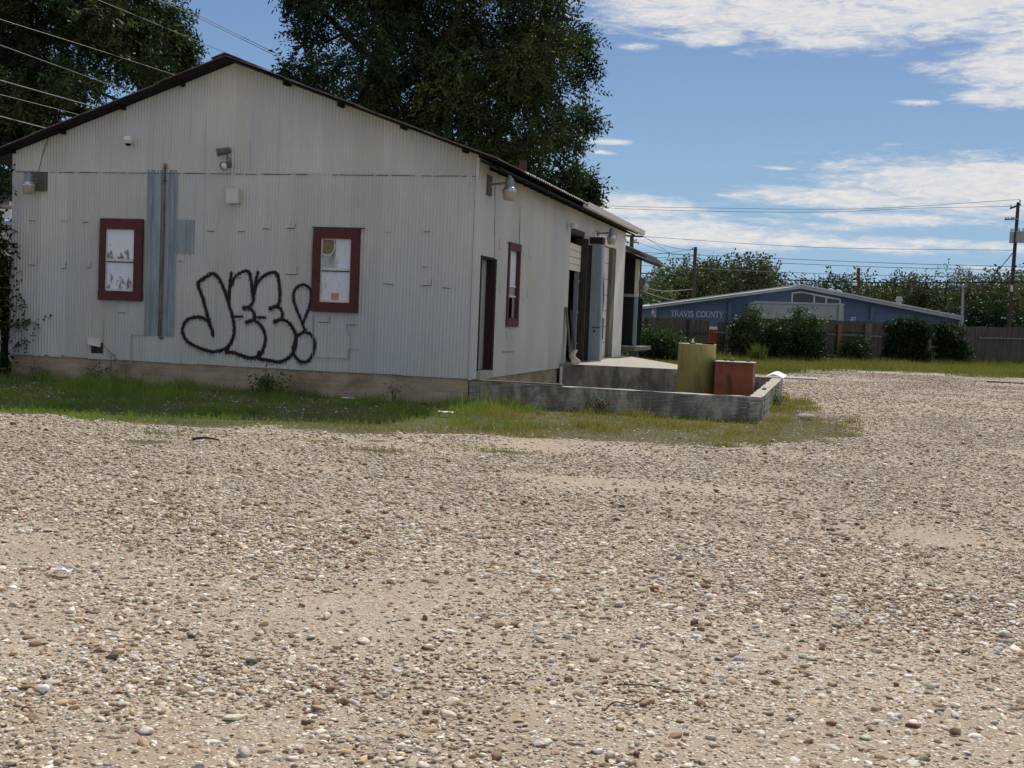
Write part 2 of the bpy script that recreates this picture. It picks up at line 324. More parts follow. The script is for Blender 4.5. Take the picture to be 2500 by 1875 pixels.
def tint_mat(name, rough=.75, bump=.3):
    m = bpy.data.materials.new(name); m.use_nodes = True; t = m.node_tree; b = t.nodes['Principled BSDF']
    at = N(t, 'ShaderNodeAttribute', attribute_name='tint'); tc = N(t, 'ShaderNodeTexCoord')
    n = N(t, 'ShaderNodeTexNoise', {'Vector': tc.outputs['Object'], 'Scale': 55.0, 'Detail': 4.0})
    c = MIX(t, 1.0, at.outputs['Color'], N(t, 'ShaderNodeMapRange', {0: n.outputs[0], 1: .3, 2: .7, 3: .75, 4: 1.2}).outputs[0], 'MULTIPLY')
    t.links.new(c, b.inputs['Base Color']); b.inputs['Roughness'].default_value = rough; b.inputs['Specular IOR Level'].default_value = .12
    return m
STONE = tint_mat('river_stone')

# ------------------------------------------------------------------ ground, gravel, grass
def vnoise(x, y, s, seed=0):
    """value noise in 0..1"""
    x = np.asarray(x) / s + seed * 17.3; y = np.asarray(y) / s + seed * 9.1
    xi, yi = np.floor(x).astype(np.int64), np.floor(y).astype(np.int64); xf, yf = x - xi, y - yi
    xf, yf = xf * xf * (3 - 2 * xf), yf * yf * (3 - 2 * yf)
    def h(a, b):
        n = (a * 374761393 + b * 668265263 + seed * 974711) & 0x7fffffff; n = ((n ^ (n >> 13)) * 1274126177) & 0x7fffffff
        return ((n ^ (n >> 16)) & 0xffff) / 65535.0
    return (h(xi, yi) * (1 - xf) + h(xi + 1, yi) * xf) * (1 - yf) + (h(xi, yi + 1) * (1 - xf) + h(xi + 1, yi + 1) * xf) * yf
def fbm(x, y, s, seed=0): return (vnoise(x, y, s, seed) + .5 * vnoise(x, y, s / 2.1, seed + 1) + .25 * vnoise(x, y, s / 4.3, seed + 2)) / 1.75
FENCE_L = [(-14, 31.2), (-2.75, 37.0), (1.78, 39.8), (5.7, 42.0), (9.8, 45.6), (17.0, 53.2), (30, 66)]
def fence_y(x): return np.interp(x, [p[0] for p in FENCE_L], [p[1] for p in FENCE_L])
def inside_building(x, y):
    b = (x > -9.85) & (x < 0.02) & (y > 0) & (y < 15.8)
    return b | ((x > 0) & (x < 5.27) & (y > -.0) & (y < 9.1)) | ((x > -.1) & (x < 3.6) & (y > 7.3) & (y < 7.4 + (3.6 - x) * 2.6)) | ((x > -9) & (x < .6) & (y >= 15.7) & (y < 20.5))
def grassiness(x, y):
    """0 bare gravel .. 1 thick grass"""
    j = (fbm(x, y, 1.3, 3) - .5) * 3.2 + (vnoise(x, y, .35, 5) - .5) * 1.7
    front = np.interp(x, [-30, -4.6, -2.6, -1.2, .36, 2.2, 4.15, 5.44, 6.3, 7.2, 8.0], [-6.6, -6.9, -7.0, -6.7, -5.9, -5.2, -4.9, -4.2, -2.8, -1.4, 0])
    g1 = np.where(x < 7.6, np.clip((y - front) / .5 + j, 0, 1), 0)
    right = np.interp(y, [-6, -3, -1, 1.2, 3, 5, 7.5, 9.5], [5.4, 6.4, 7.2, 6.9, 6.4, 5.9, 5.55, 5.45])
    g1 = g1 * np.where(y > 9.5, 0, np.clip((right - x) / .5 + j, 0, 1))
    edge = np.interp(x, [-10, 0, 3.5, 4.6, 6, 7.5, 10.6, 13.7, 20], [10, 15.5, 17.5, 21.7, 27, 30, 30.4, 30.2, 32])
    g2 = np.where(y > 9.5, np.clip((y - edge) / 2.2 + j * 1.2, 0, 1), 0)
    tuft = 0
    for px, py, rx, ry in ((420, 1057, .55, .3), (765, 1072, .35, .22), (915, 1072, .28, .2), (920, 1097, .4, .2), (1245, 1102, .45, .2), (365, 1075, .25, .3)):
        c = GP(px, py); tuft = np.maximum(tuft, np.exp(-((x - c[0]) / rx) ** 2 - ((y - c[1]) / ry) ** 2) * (1.1 + .5 * j))
    return np.clip(np.maximum(np.maximum(g1, g2), tuft), 0, 1)

xs = np.concatenate([[-900, -400, -200, -120, -80, -60, -45, -35, -28, -22, -18], np.arange(-15, 14.01, .22), [15, 16, 18, 20, 23, 26, 30, 36, 45, 60, 80, 120, 200, 400, 900]])
ys = np.concatenate([[-400, -200, -100, -60, -40, -30, -26], np.arange(-24, 34, .22), [35, 36, 38, 40, 43, 46, 50, 55, 60, 70, 80, 100, 130, 180, 260, 400, 900]])
gx, gy = np.meshgrid(xs, ys); gx, gy = gx.ravel(), gy.ravel()
gz = (fbm(gx, gy, 2.6, 11) - .5) * .05 * np.clip((20 - np.abs(gy)) / 8, 0, 1) * (np.abs(gx) < 14) - .012
w_, h_ = len(xs), len(ys); idx = np.arange(w_ * h_).reshape(h_, w_)
gf = np.stack([idx[:-1, :-1], idx[:-1, 1:], idx[1:, 1:], idx[1:, :-1]], -1).reshape(-1, 4)
gg = grassiness(gx, gy)
gm = bpy.data.materials.new('sandy_gravel_ground'); gm.use_nodes = True; t = gm.node_tree; b = t.nodes['Principled BSDF']
tc_ = N(t, 'ShaderNodeTexCoord'); P_ = tc_.outputs['Object']
at = N(t, 'ShaderNodeAttribute', attribute_name='tint'); ga = N(t, 'ShaderNodeSeparateColor', {0: at.outputs['Color']}).outputs[0]
nb = N(t, 'ShaderNodeTexNoise', {'Vector': P_, 'Scale': .9, 'Detail': 6.0, 'Roughness': .6})
sand = MIX(t, SMOOTH(t, nb.outputs[0], .35, .65), (.345, .272, .195), (.41, .332, .245))
nf = N(t, 'ShaderNodeTexNoise', {'Vector': P_, 'Scale': 90.0, 'Detail': 5.0, 'Roughness': .7})
sand = MIX(t, 1.0, sand, N(t, 'ShaderNodeMapRange', {0: nf.outputs[0], 1: .3, 2: .7, 3: .72, 4: 1.22}).outputs[0], 'MULTIPLY')
vo = N(t, 'ShaderNodeTexVoronoi', {'Vector': P_, 'Scale': 62.0, 'Randomness': 1.0})
vc = N(t, 'ShaderNodeSeparateColor', {0: vo.outputs['Color']})
peb = RAMP(t, vc.outputs[0], [(0, (.12, .085, .06)), (.25, (.33, .26, .19)), (.6, (.46, .40, .32)), (.85, (.62, .57, .49)), (1, (.68, .65, .60))])
pm = M(t, 'MULTIPLY', SMOOTH(t, vo.outputs['Distance'], .62, .40), M(t, 'GREATER_THAN', M(t, 'ADD', vc.outputs[1], M(t, 'MULTIPLY', M(t, 'SUBTRACT', nb.outputs[0], .5), 1.2)), .38))
c_ = MIX(t, pm, sand, peb)
n4 = N(t, 'ShaderNodeTexNoise', {'Vector': P_, 'Scale': 3.0, 'Detail': 8.0, 'Roughness': .7})
soil = MIX(t, n4.outputs[0], (.045, .05, .022), (.15, .125, .07))
c_ = MIX(t, SMOOTH(t, M(t, 'ADD', ga, M(t, 'MULTIPLY', M(t, 'SUBTRACT', n4.outputs[0], .5), .9)), .35, .75), c_, soil)
t.links.new(c_, b.inputs['Base Color']); b.inputs['Roughness'].default_value = .95; b.inputs['Specular IOR Level'].default_value = .15
hh = M(t, 'ADD', M(t, 'MULTIPLY', pm, M(t, 'SUBTRACT', 1.0, vo.outputs['Distance'])), M(t, 'MULTIPLY', nf.outputs[0], .35))
bp = N(t, 'ShaderNodeBump', {'Height': hh, 'Strength': .7, 'Distance': .012}); t.links.new(bp.outputs[0], b.inputs['Normal'])
g_o = mesh_np('ground', np.stack([gx, gy, gz], 1), gf, gm, col=np.stack([gg, gg, gg], 1), smooth=True); g_o['kind'] = 'structure'

def ico(sub):
    bm = bmesh.new(); bmesh.ops.create_icosphere(bm, subdivisions=sub, radius=1)
    bm.verts.ensure_lookup_table(); v = np.array([q.co[:] for q in bm.verts]); f = np.array([[q.index for q in p.verts] for p in bm.faces]); bm.free(); return v, f
PAL = np.array([(.56, .47, .35), (.66, .58, .46), (.74, .68, .58), (.74, .70, .62), (.45, .34, .22), (.34, .23, .14), (.24, .13, .08), (.38, .36, .33), (.13, .12, .11), (.56, .41, .23)])
PW = np.array([.25, .22, .15, .06, .16, .11, .045, .02, .015, .025]); PW = PW / PW.sum()
def stones(name, x, y, size, sub, label=None):
    n = len(x); bv, bf = ico(sub); nv = len(bv)
    variants = []
    for k in range(10):
        d = np.random.default_rng(k).normal(size=(6, 3)); d /= np.linalg.norm(d, axis=1)[:, None]
        q = bv.copy()
        for a in d:                                     # knock flats off a pebble
            s_ = q @ a; q -= np.clip(s_ - .50, 0, 1)[:, None] * a * .9
        variants.append(q * (1 + .10 * np.random.default_rng(k + 50).normal(size=(nv, 1)) * (sub > 1)))
    variants = np.array(variants)
    vi = RNG.integers(0, 10, n); sx = size * .5; sy = sx * RNG.uniform(.55, 1.0, n); sz = sx * RNG.uniform(.26, .60, n)
    th = RNG.uniform(0, 2 * np.pi, n); tl = RNG.normal(0, .13, (n, 2))
    V = variants[vi] * np.stack([sx, sy, sz], 1)[:, None, :]
    V[:, :, 2] += V[:, :, 0] * tl[:, :1] + V[:, :, 1] * tl[:, 1:]
    c, s = np.cos(th)[:, None], np.sin(th)[:, None]
    X = V[:, :, 0] * c - V[:, :, 1] * s + x[:, None]; Y = V[:, :, 0] * s + V[:, :, 1] * c + y[:, None]
    base = (fbm(x, y, 2.6, 11) - .5) * .05 - .012
    Z = V[:, :, 2] + (base + sz * RNG.uniform(-.15, .65, n))[:, None]
    F = (bf[None] + (np.arange(n) * nv)[:, None, None]).reshape(-1, 3)
    ci = RNG.choice(len(PAL), n, p=PW); col = PAL[ci] * RNG.uniform(.66, 1.10, (n, 1)) * (1 + RNG.normal(0, .025, (n, 3)))
    col = np.repeat(np.clip(col, .01, .8), nv, 0)
    return np.stack([X, Y, Z], -1).reshape(-1, 3), F, col
def scatter(d0, d1, dens, margin=4.2, half=.435):
    """random points of the yard between two distances in front of the camera"""
    area = (half * (d1 * d1 - d0 * d0) + 2 * margin * (d1 - d0)); n = int(area * dens)
    d = np.sqrt(RNG.uniform(d0 * d0, d1 * d1, n)); l = RNG.uniform(-1, 1, n) * (half * d + margin)
    p = CAM[None, :] + d[:, None] * FWD + l[:, None] * RGT
    return p[:, 0], p[:, 1]
def patchy(x, y): return np.clip(1.6 * (fbm(x, y, 1.5, 21) - .36) + 1.0 * (vnoise(x * .6 + y * .1, y, .6, 31) - .5) + .62, .10, 1)
BANDS = [(3.0, 5.6, 3400, 2, .008, .0195, .030), (5.6, 9.5, 2800, 2, .008, .021, .030), (9.5, 15, 1350, 1, .012, .027, .034), (15, 24, 800, 1, .018, .032, .04), (24, 48, 170, 1, .03, .05, .06)]
SV, SF, SC = [], [], []; off = 0
for d0, d1, dens, sub, s0, s1, s2 in BANDS:
    x, y = scatter(d0, d1, dens)
    keep = (RNG.random(len(x)) < patchy(x, y) * (1 - .93 * grassiness(x, y)) + .01) & ~inside_building(x, y) & (y < fence_y(x))
    x, y = x[keep], y[keep]
    size = np.clip(RNG.lognormal(math.log(s1), .48, len(x)), s0, .085)
    V, F, c = stones('gravel', x, y, size, sub); SV.append(V); SF.append(F + off); SC.append(c); off += len(V)
x, y = scatter(3.2, 22, 1.1); k = (RNG.random(len(x)) < 1 - grassiness(x, y)) & ~inside_building(x, y); x, y = x[k], y[k]     # a few bigger cobbles
V, F, c = stones('gravel', x, y, RNG.uniform(.06, .11, len(x)), 2); SV.append(V); SF.append(F + off); SC.append(c); off += len(V)
o = mesh_np('gravel', np.concatenate(SV), np.concatenate(SF), STONE, col=np.concatenate(SC), smooth=True)
tag(o, 'loose tan, cream and brown river gravel spread over the sandy yard', 'gravel', kind='stuff')
del SV, SF, SC

def blades(x, y, z, h, w, lean, col):
    """one bent two-segment blade per point"""
    n = len(x); th = RNG.uniform(0, 2 * np.pi, n); ph = RNG.uniform(0, 2 * np.pi, n)
    dx, dy = np.cos(th) * w / 2, np.sin(th) * w / 2; lx, ly = np.cos(ph) * lean, np.sin(ph) * lean
    p = np.stack([x, y, z], 1); a = np.stack([dx, dy, 0 * dx], 1)
    m = p + np.stack([lx * .3, ly * .3, h * .6], 1); tpt = p + np.stack([lx, ly, h], 1)
    V = np.stack([p - a, p + a, m + a * .75, m - a * .75, tpt], 1).reshape(-1, 3)
    o = (np.arange(n) * 5)[:, None]
    F = np.concatenate([o + np.array([[0, 1, 2]]), o + np.array([[0, 2, 3]]), o + np.array([[3, 2, 4]])])
    return V, F, np.repeat(col, 5, 0)
def rect_pts(x0, x1, y0, y1, n): return RNG.uniform(x0, x1, n), RNG.uniform(y0, y1, n)
# front strip and the strip round the low wall
x, y = rect_pts(-15, 8.2, -8.2, 9.2, 640000); g = grassiness(x, y)
clumpy = np.clip((vnoise(x, y, .28, 47) - .42) * 3.2, 0, 1); lush = np.clip(fbm(x, y, 1.1, 41) * 1.7 - .38, 0, 1) * (.35 + .65 * clumpy)
dry = np.clip((x + 1.0) / 3.5 + (fbm(x, y, 1.6, 44) - .5) * 1.6, 0, 1)          # yellower to the right
bare = np.clip(1 - np.abs(x - (-1.4)) / 2.2, 0, 1) * np.clip(1 - np.abs(y + 2.2) / 1.5, 0, 1)   # rubbly patch by the wall
keep = (RNG.random(len(x)) < g * (.14 + .86 * lush) * np.clip((fbm(x, y, .8, 71) - .30) * 5, .25, 1) * (1 - .75 * bare)) & ~inside_building(x, y)
x, y, g, lush, dry = x[keep], y[keep], g[keep], lush[keep], dry[keep]; lime = np.clip(fbm(x, y, .9, 61) * 2.6 - 1.05, 0, 1)
hgt = (.035 + .21 * lush * np.clip((y + 6.5) / 4.5, .15, 1)) * RNG.lognormal(-.1, .42, len(x)) * (1 - .30 * dry) * np.where(RNG.random(len(x)) < .008, RNG.uniform(1.8, 3.2, len(x)), 1)
green = np.stack([.105 + .045 * RNG.random(len(x)) + .085 * lime, .168 + .06 * RNG.random(len(x)) + .10 * lime, .048 + 0 * x], 1)
straw = np.stack([.23 + .08 * RNG.random(len(x)), .165 + .06 * RNG.random(len(x)), .07 + 0 * x], 1)
k = (np.maximum(np.clip(dry * .95, 0, .82), .6 * (RNG.random(len(x)) < .14)) * (RNG.random(len(x)) < .30 + .6 * dry))[:, None]
V, F, c = blades(x, y, 0 * x - .01, hgt, RNG.uniform(.006, .013, len(x)), hgt * RNG.uniform(.1, .8, len(x)), green * (1 - k) + straw * k)
tag(mesh_np('grass', V, F, GRASS, col=c), 'short green to straw coloured grass along the tin warehouse and low concrete wall', 'grass', kind='stuff')
# back verge along the fence
x, y = rect_pts(-6, 24, 12, 60, 260000); g = grassiness(x, y); fy = fence_y(x)
keep = (RNG.random(len(x)) < g * (.35 + .65 * fbm(x, y, 1.8, 51))) & (y < fy + .6) & ~inside_building(x, y); x, y = x[keep], y[keep]; fy = fy[keep]
near = np.clip(1 - (fy - y) / 5, 0, 1)
hgt = (.10 + .22 * near + .12 * fbm(x, y, 2.5, 53)) * RNG.uniform(.5, 1.4, len(x))
k = np.clip(fbm(x, y, 2.2, 55) * 1.5 - .25, 0, 1)[:, None] * RNG.uniform(.4, 1, (len(x), 1))
green = np.array([[.12, .155, .035]]) * RNG.uniform(.7, 1.2, (len(x), 1)); straw = np.array([[.30, .235, .10]]) * RNG.uniform(.7, 1.2, (len(x), 1))
V, F, c = blades(x, y, 0 * x, hgt, RNG.uniform(.012, .025, len(x)), hgt * RNG.uniform(.1, .7, len(x)), green * (1 - k) + straw * k)
tag(mesh_np('verge_grass', V, F, GRASS, col=c), 'taller yellow green weedy grass in front of the old board fence', 'grass', kind='stuff')

# ------------------------------------------------------------------ the tin warehouse
EAVE, RIDGE, XL, XM, YB, SLOPE = 4.56, 6.31, -9.85, -4.93, 15.8, .349
def roof_z(x): return RIDGE - SLOPE * abs(x - XM)
PER, AMP = .0677, .0100
def corr(u): return AMP * math.cos(2 * math.pi * u / PER)
def corr_wall(u0, u1, zb, zt, holes, place, step=PER / 6):
    """corrugated sheet: place(u, z, off) gives the point; zb/zt are functions of u; holes = (u0, u1, z0, z1)"""
    us = list(np.arange(u0, u1, step)) + [u1]
    us = sorted(set(us + [h for q in holes for h in q[:2] if u0 < h < u1])); mb = MB()
    for a, b in zip(us[:-1], us[1:]):
        m = (a + b) / 2; iv = [(zb(m), zt(m), True)]
        lo, hi = zb(m), zt(m); cuts = sorted([(q[2], q[3]) for q in holes if q[0] - 1e-6 <= m <= q[1] + 1e-6]); segs = []; cur = lo
        for c0, c1 in cuts:
            if c0 > cur: segs.append((cur, min(c0, hi)))
            cur = max(cur, c1)
        if cur < hi: segs.append((cur, hi))
        for s0, s1 in segs:
            t0, t1 = s0, s1
            mb.add([place(a, t0, corr(a)), place(b, t0, corr(b)), place(b, (zt(b) if t1 == hi else t1), corr(b)), place(a, (zt(a) if t1 == hi else t1), corr(a))], [(0, 1, 2, 3)])
    return mb
wh = thing('warehouse', 'old cream painted corrugated tin warehouse with black graffiti and maroon window frames', 'warehouse', (-4.9, 0, 0))
rag = [random.uniform(-.012, .012) for _ in range(40)]
def zb_front(x): k = (x + 9.85) / .61; return .475 + rag[int(k) % 40] * (1 if x < -5 else .5) + (.02 if random.random() < .006 else 0) + (.035 if -9.0 < x < -8.93 or -8.62 < x < -8.58 else 0)
SEAM = 4.205
torn = (-8.02, -7.60, .62, .86)
w1 = corr_wall(XL, 0, zb_front, lambda x: SEAM, [(-7.95, -7.66, .58, .80)], lambda u, z, o: (u, -o, z))
w2 = corr_wall(XL, 0, lambda x: SEAM - .03 + rag[int((x + 9.85) / .61 + 7) % 40] * .6, lambda x: roof_z(x) - .04, [], lambda u, z, o: (u, -o - .009, z))
w1.add(w2.v, w2.f)
w1.build('front_wall', SIDING_F, wh)
DOOR = (.40, 1.32, .60, 2.76); SWIN = (2.36, 3.10, 1.60, 3.00); DD1 = (8.10, 9.72, .56, 3.80); DD2 = (11.0, 13.75, .56, 3.75)
def zb_side(y): return .445 if y < 7.42 else .50
w3 = corr_wall(0.0, YB, zb_side, lambda y: EAVE - .05, [DOOR, SWIN, DD1, DD2], lambda u, z, o: (o * .8, u, z))
w3.build('side_wall', SIDING_S, wh)
mb = MB(); mb.box(XL, 0 - .03, YB - .05, YB, .3, EAVE - .05); mb.add([(XL, YB, EAVE - .06), (0, YB, EAVE - .06), (XM, YB, RIDGE - .06)], [(0, 1, 2)])
mb.box(XL, XL + .05, .02, YB - .06, .3, EAVE - .06); mb.build('rear_wall', SIDING_S, wh)
# corner trims
mb = MB(); mb.box(-.035, .018, -.022, -.011, .45, EAVE - .06); mb.box(.010, .018, -.0105, .07, .45, EAVE - .06); mb.build('corner_trim', SIDING_S, wh)
# foundation
mb = MB(); mb.box(XL + .04, -.05, .03, .30, -.3, .53); mb.box(-.30, -.035, .301, 7.38, -.3, .53); mb.box(XL + .04, XL + .3, .301, YB, -.3, .53)
mb.build('foundation', FOUND, wh)
mb = MB(); mb.box(XL + .31, -.31, .31, YB - .06, .40, .56); mb.build('floor_slab', CONC, wh)
# roof: two slopes of lapped sheets with slightly uneven edges
mb = MB()
for sgn in (-1, 1):
    xs_ = [0, 1.35, 2.75, 4.1, XM * -1 + .48] if sgn > 0 else [0, 1.5, 2.9, 4.2, 5.55]
    for k in range(4):
        a, b = xs_[k] - (.10 if k else 0), xs_[k + 1]
        lift = .007 * (3 - k); jy = random.uniform(-.05, .03)
        za, zb = RIDGE + .015 - SLOPE * a + lift, RIDGE + .015 - SLOPE * b + lift + .010
        xa, xb = XM + sgn * a, XM + sgn * b
        n = 26; pr = []
        ys_ = np.concatenate([np.linspace(-.40 + jy, 1.5, 5), np.arange(1.8, YB + .35, .09)])
        V = []; F = []
        for i, yy in enumerate(ys_):
            w_ = .016 * math.cos(i * math.pi) if yy > 1.6 else random.uniform(-.008, .008)
            V += [(xa, yy, za + w_), (xb, yy, zb + w_ + random.uniform(-.006, .006)), (xb, yy, zb + w_ - .02), (xa, yy, za + w_ - .02)]
        for i in range(len(ys_) - 1):
            o = 4 * i; F += [(o, o + 1, o + 5, o + 4), (o + 1, o + 2, o + 6, o + 5), (o + 2, o + 3, o + 7, o + 6), (o + 3, o, o + 4, o + 7)]
        F += [(0, 3, 2, 1)]
        mb.add(V, F)
rf = mb.build('roof', ROOFEDGE, wh)
mb = MB(); mb.prism([(XM - .28, -.43, RIDGE - .045), (XM, -.43, RIDGE + .052), (XM + .30, -.43, RIDGE - .055), (XM + .30, -.43, RIDGE - .03), (XM, -.43, RIDGE + .077), (XM - .28, -.43, RIDGE - .02)], (0, YB + .8, 0))
mb.build('ridge_cap', ROOFDARK, rf)
# dark boarding under the front and side overhangs, purlin ends and rafter tails
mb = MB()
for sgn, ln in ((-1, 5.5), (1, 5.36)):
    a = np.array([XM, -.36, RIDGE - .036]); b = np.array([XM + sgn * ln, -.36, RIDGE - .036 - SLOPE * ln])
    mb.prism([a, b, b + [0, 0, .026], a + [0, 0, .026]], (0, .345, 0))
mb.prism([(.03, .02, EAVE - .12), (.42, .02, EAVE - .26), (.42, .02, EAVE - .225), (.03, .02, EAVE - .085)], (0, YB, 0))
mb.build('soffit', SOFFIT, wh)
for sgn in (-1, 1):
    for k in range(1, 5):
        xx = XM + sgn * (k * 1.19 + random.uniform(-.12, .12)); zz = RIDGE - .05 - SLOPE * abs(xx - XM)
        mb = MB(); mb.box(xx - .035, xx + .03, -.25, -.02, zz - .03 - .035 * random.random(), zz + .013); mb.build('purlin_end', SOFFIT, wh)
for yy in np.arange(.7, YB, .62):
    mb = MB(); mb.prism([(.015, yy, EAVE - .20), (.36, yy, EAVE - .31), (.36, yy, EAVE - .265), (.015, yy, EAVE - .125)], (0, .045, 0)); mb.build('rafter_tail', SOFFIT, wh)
mb = MB()
gz_ = roof_z(.43) - .10
mb.prism([(.40, 7.5, gz_), (.53, 7.5, gz_), (.545, 7.5, gz_ + .13), (.53, 7.5, gz_ + .13), (.515, 7.5, gz_ + .015), (.415, 7.5, gz_ + .015), (.415, 7.5, gz_ + .13), (.40, 7.5, gz_ + .13)], (0, 8.95, 0))
mb.build('gutter', WHITEP, wh)

def front_quad(p, y, th):       # rectangle on the front wall from two photo pixels
    a, b = FP(*p[:2]), FP(*p[2:]); return min(a[0], b[0]), max(a[0], b[0]), min(a[2], b[2]), max(a[2], b[2])
# front windows: nailed-on maroon frames round boarded double-hung sashes
def front_window(x0, x1, z0, z1, l, r, tp, bt, rail, mats, broken=False):
    y0, y1 = -.075, -.010; mb = MB()
    mb.box(x0 + .012, x1 - .004, y0, y1, z1 - tp, z1); mb.box(x0, x1 + .004, y0 - .003, y1, z0, z0 + bt)
    mb.box(x0 + .004, x0 + l, y0 + .002, y1, z0 + bt, z1 - tp); mb.box(x1 - r, x1 - .002, y0 + .002, y1, z0 + bt, z1 - tp)
    wf = mb.build('window', MAROON, wh, bevel=.004)
    a, b, c, d = x0 + l, x1 - r, z0 + bt, z1 - tp
    s = MB(); yf = -.034
    s.box(a, a + .028, yf, -.011, c, d); s.box(b - .022, b, yf, -.011, c, d); s.box(a + .028, b - .022, yf, -.011, c, c + .045)
    s.box(a + .028, b - .022, yf, -.011, d - .02, d); s.box(a + .028, b - .022, yf - .006, -.011, rail - .022, rail + .03); s.build('sash', SASH, wf)
    s = MB(); s.box(a + .028, b - .022, yf - .004, -.011, rail - .040, rail - .0225); s.build('rail_shade_strip', SOFFIT, wf)  # shade below the meeting rail, put in as a dark strip
    a, b, c, d = a + .028, b - .022, c + .045, d - .02; yp = -.020
    if broken:
        m_ = (a + b) / 2 - .02
        q = MB(); q.box(a, m_, yp, -.011, rail + .03, d); q.build('pane', DIRTYGLASS, wf)
        q = MB(); q.box(m_ + .012, b, yp, -.011, rail + .03, d); q.build('pane', mats[0], wf)
        q = MB(); q.box(m_, m_ + .012, yp - .004, -.011, rail + .03, d); q.build('mullion', SASH, wf)
        pts = [(m_ - .17 + .135 * math.cos(t) * (1 + .1 * math.sin(3 * t)), yp - .003, d - .13 + .16 * math.sin(t) * (1 + .12 * math.cos(2 * t))) for t in np.linspace(0, 2 * math.pi, 20)[:-1]]
        pts = [(min(max(p[0], a + .01), m_ - .005), p[1], min(p[2], d - .005)) for p in pts]
        q = MB(); q.prism(pts[::-1], (0, .002, 0)); q.build('stain_patch', AMBER, wf)
        q = MB(); q.tube([(m_ - .17 + .15 * math.cos(t), yp - .004, d - .13 + .175 * math.sin(t)) for t in np.linspace(2.9, 6.6, 14)], .008, 6)
        q.tube([(m_ - .28, yp - .004, d - .34), (m_ - .24, yp - .004, d - .5), (m_ - .27, yp - .004, rail + .07)], .006, 5); q.build('glass_shard_edge', WHITEP, wf)
    else:
        q = MB(); q.box(a, b, yp, -.011, rail + .03, d); q.build('pane', mats[0], wf)
    q = MB(); q.box(a, b, yp + .004, -.011, c, rail - .041); q.build('pane', mats[1], wf)
    return wf
r_ = FP(300, 635)[2]
front_window(-7.77, -6.80, 1.655, 3.265, .135, .19, .205, .185, FP(300, 636)[2], (PEEL_A, PEEL_B))['label'] = 'maroon framed window whose lower white board is peeling to brown'
wf2 = front_window(-3.19, -2.245, 1.595, 3.17, .165, .165, .195, .185, FP(820, 658)[2], (WHITEBOARD, WHITEBOARD), True)
wf2['label'] = 'maroon framed window with a broken cloudy upper pane and an orange sticker'
a, b = FP(809, 734), FP(828, 716); q = MB(); q.box(a[0], b[0], -.0225, -.0165, a[2], b[2]); q.build('sticker', PINKSTK, wf2)
q = MB(); q.box(-3.205, -2.15, -.075, -.011, 3.172, 3.186); q.build('drip_flashing', WOOD_D, wf2)
# galvanised repair sheets and the rusty conduit over them
a, b = FP(359, 415), FP(437, 820)
def ribs(u): return .024 * max(0, math.cos(2 * math.pi * u / .098)) ** 4
def rib_sheet(x0, x1, z0, z1, y, skew=0.0):
    us = np.arange(x0, x1, .0098); mb = MB()
    for p, q in zip(us[:-1], us[1:]):
        flat = .0 if (p - x0) / (x1 - x0) < .42 and (p - x0) / (x1 - x0) > .2 else 1.0
        mb.add([(p - skew, y - ribs(p - x0) * flat, z0), (q - skew, y - ribs(q - x0) * flat, z0), (q, y - ribs(q - x0) * flat, z1), (p, y - ribs(p - x0) * flat, z1)], [(0, 1, 2, 3)])
    return mb
px0, px1 = FP(358, 600)[0] + .02, FP(430, 600)[0] + .01
pz0, pz1 = FP(392, 820)[2], FP(398, 415)[2]
mb = rib_sheet(px0, px1 + .01, pz0, pz1, -.0115); mb.build('patch_sheet', GALV, wh)['label'] = 'tall bare galvanised patch sheet'
a, b = FP(434, 619), FP(475, 537); mb = rib_sheet(px1 + .012, b[0], a[2], b[2], -.0105); mb.build('patch_sheet', GALV2, wh)['label'] = 'small square galvanised patch'
q1, q2 = FP(406, 400), FP(393, 823); mb = MB(); mb.tube([(q1[0], -.045, q1[2]), (q1[0] - .01, -.045, (q1[2] + q2[2]) / 2), (q2[0], -.045, q2[2])], .017, 10); mb.tube([(q2[0] - .01, -.045, q2[2]), (q2[0] + .05, -.04, q2[2] - .02)], .026, 10)
mb.tube([(q1[0], -.045, q1[2] - .10), (q1[0], -.045, q1[2])], .029, 10)
for f in (.15, .4, .65, .9): zz = q2[2] + (q1[2] - q2[2]) * f; xx = q2[0] + (q1[0] - q2[0]) * f; mb.box(xx - .035, xx + .035, -.07, -.022, zz - .012, zz + .012)
mb.build('conduit_pipe', RUST, wh)
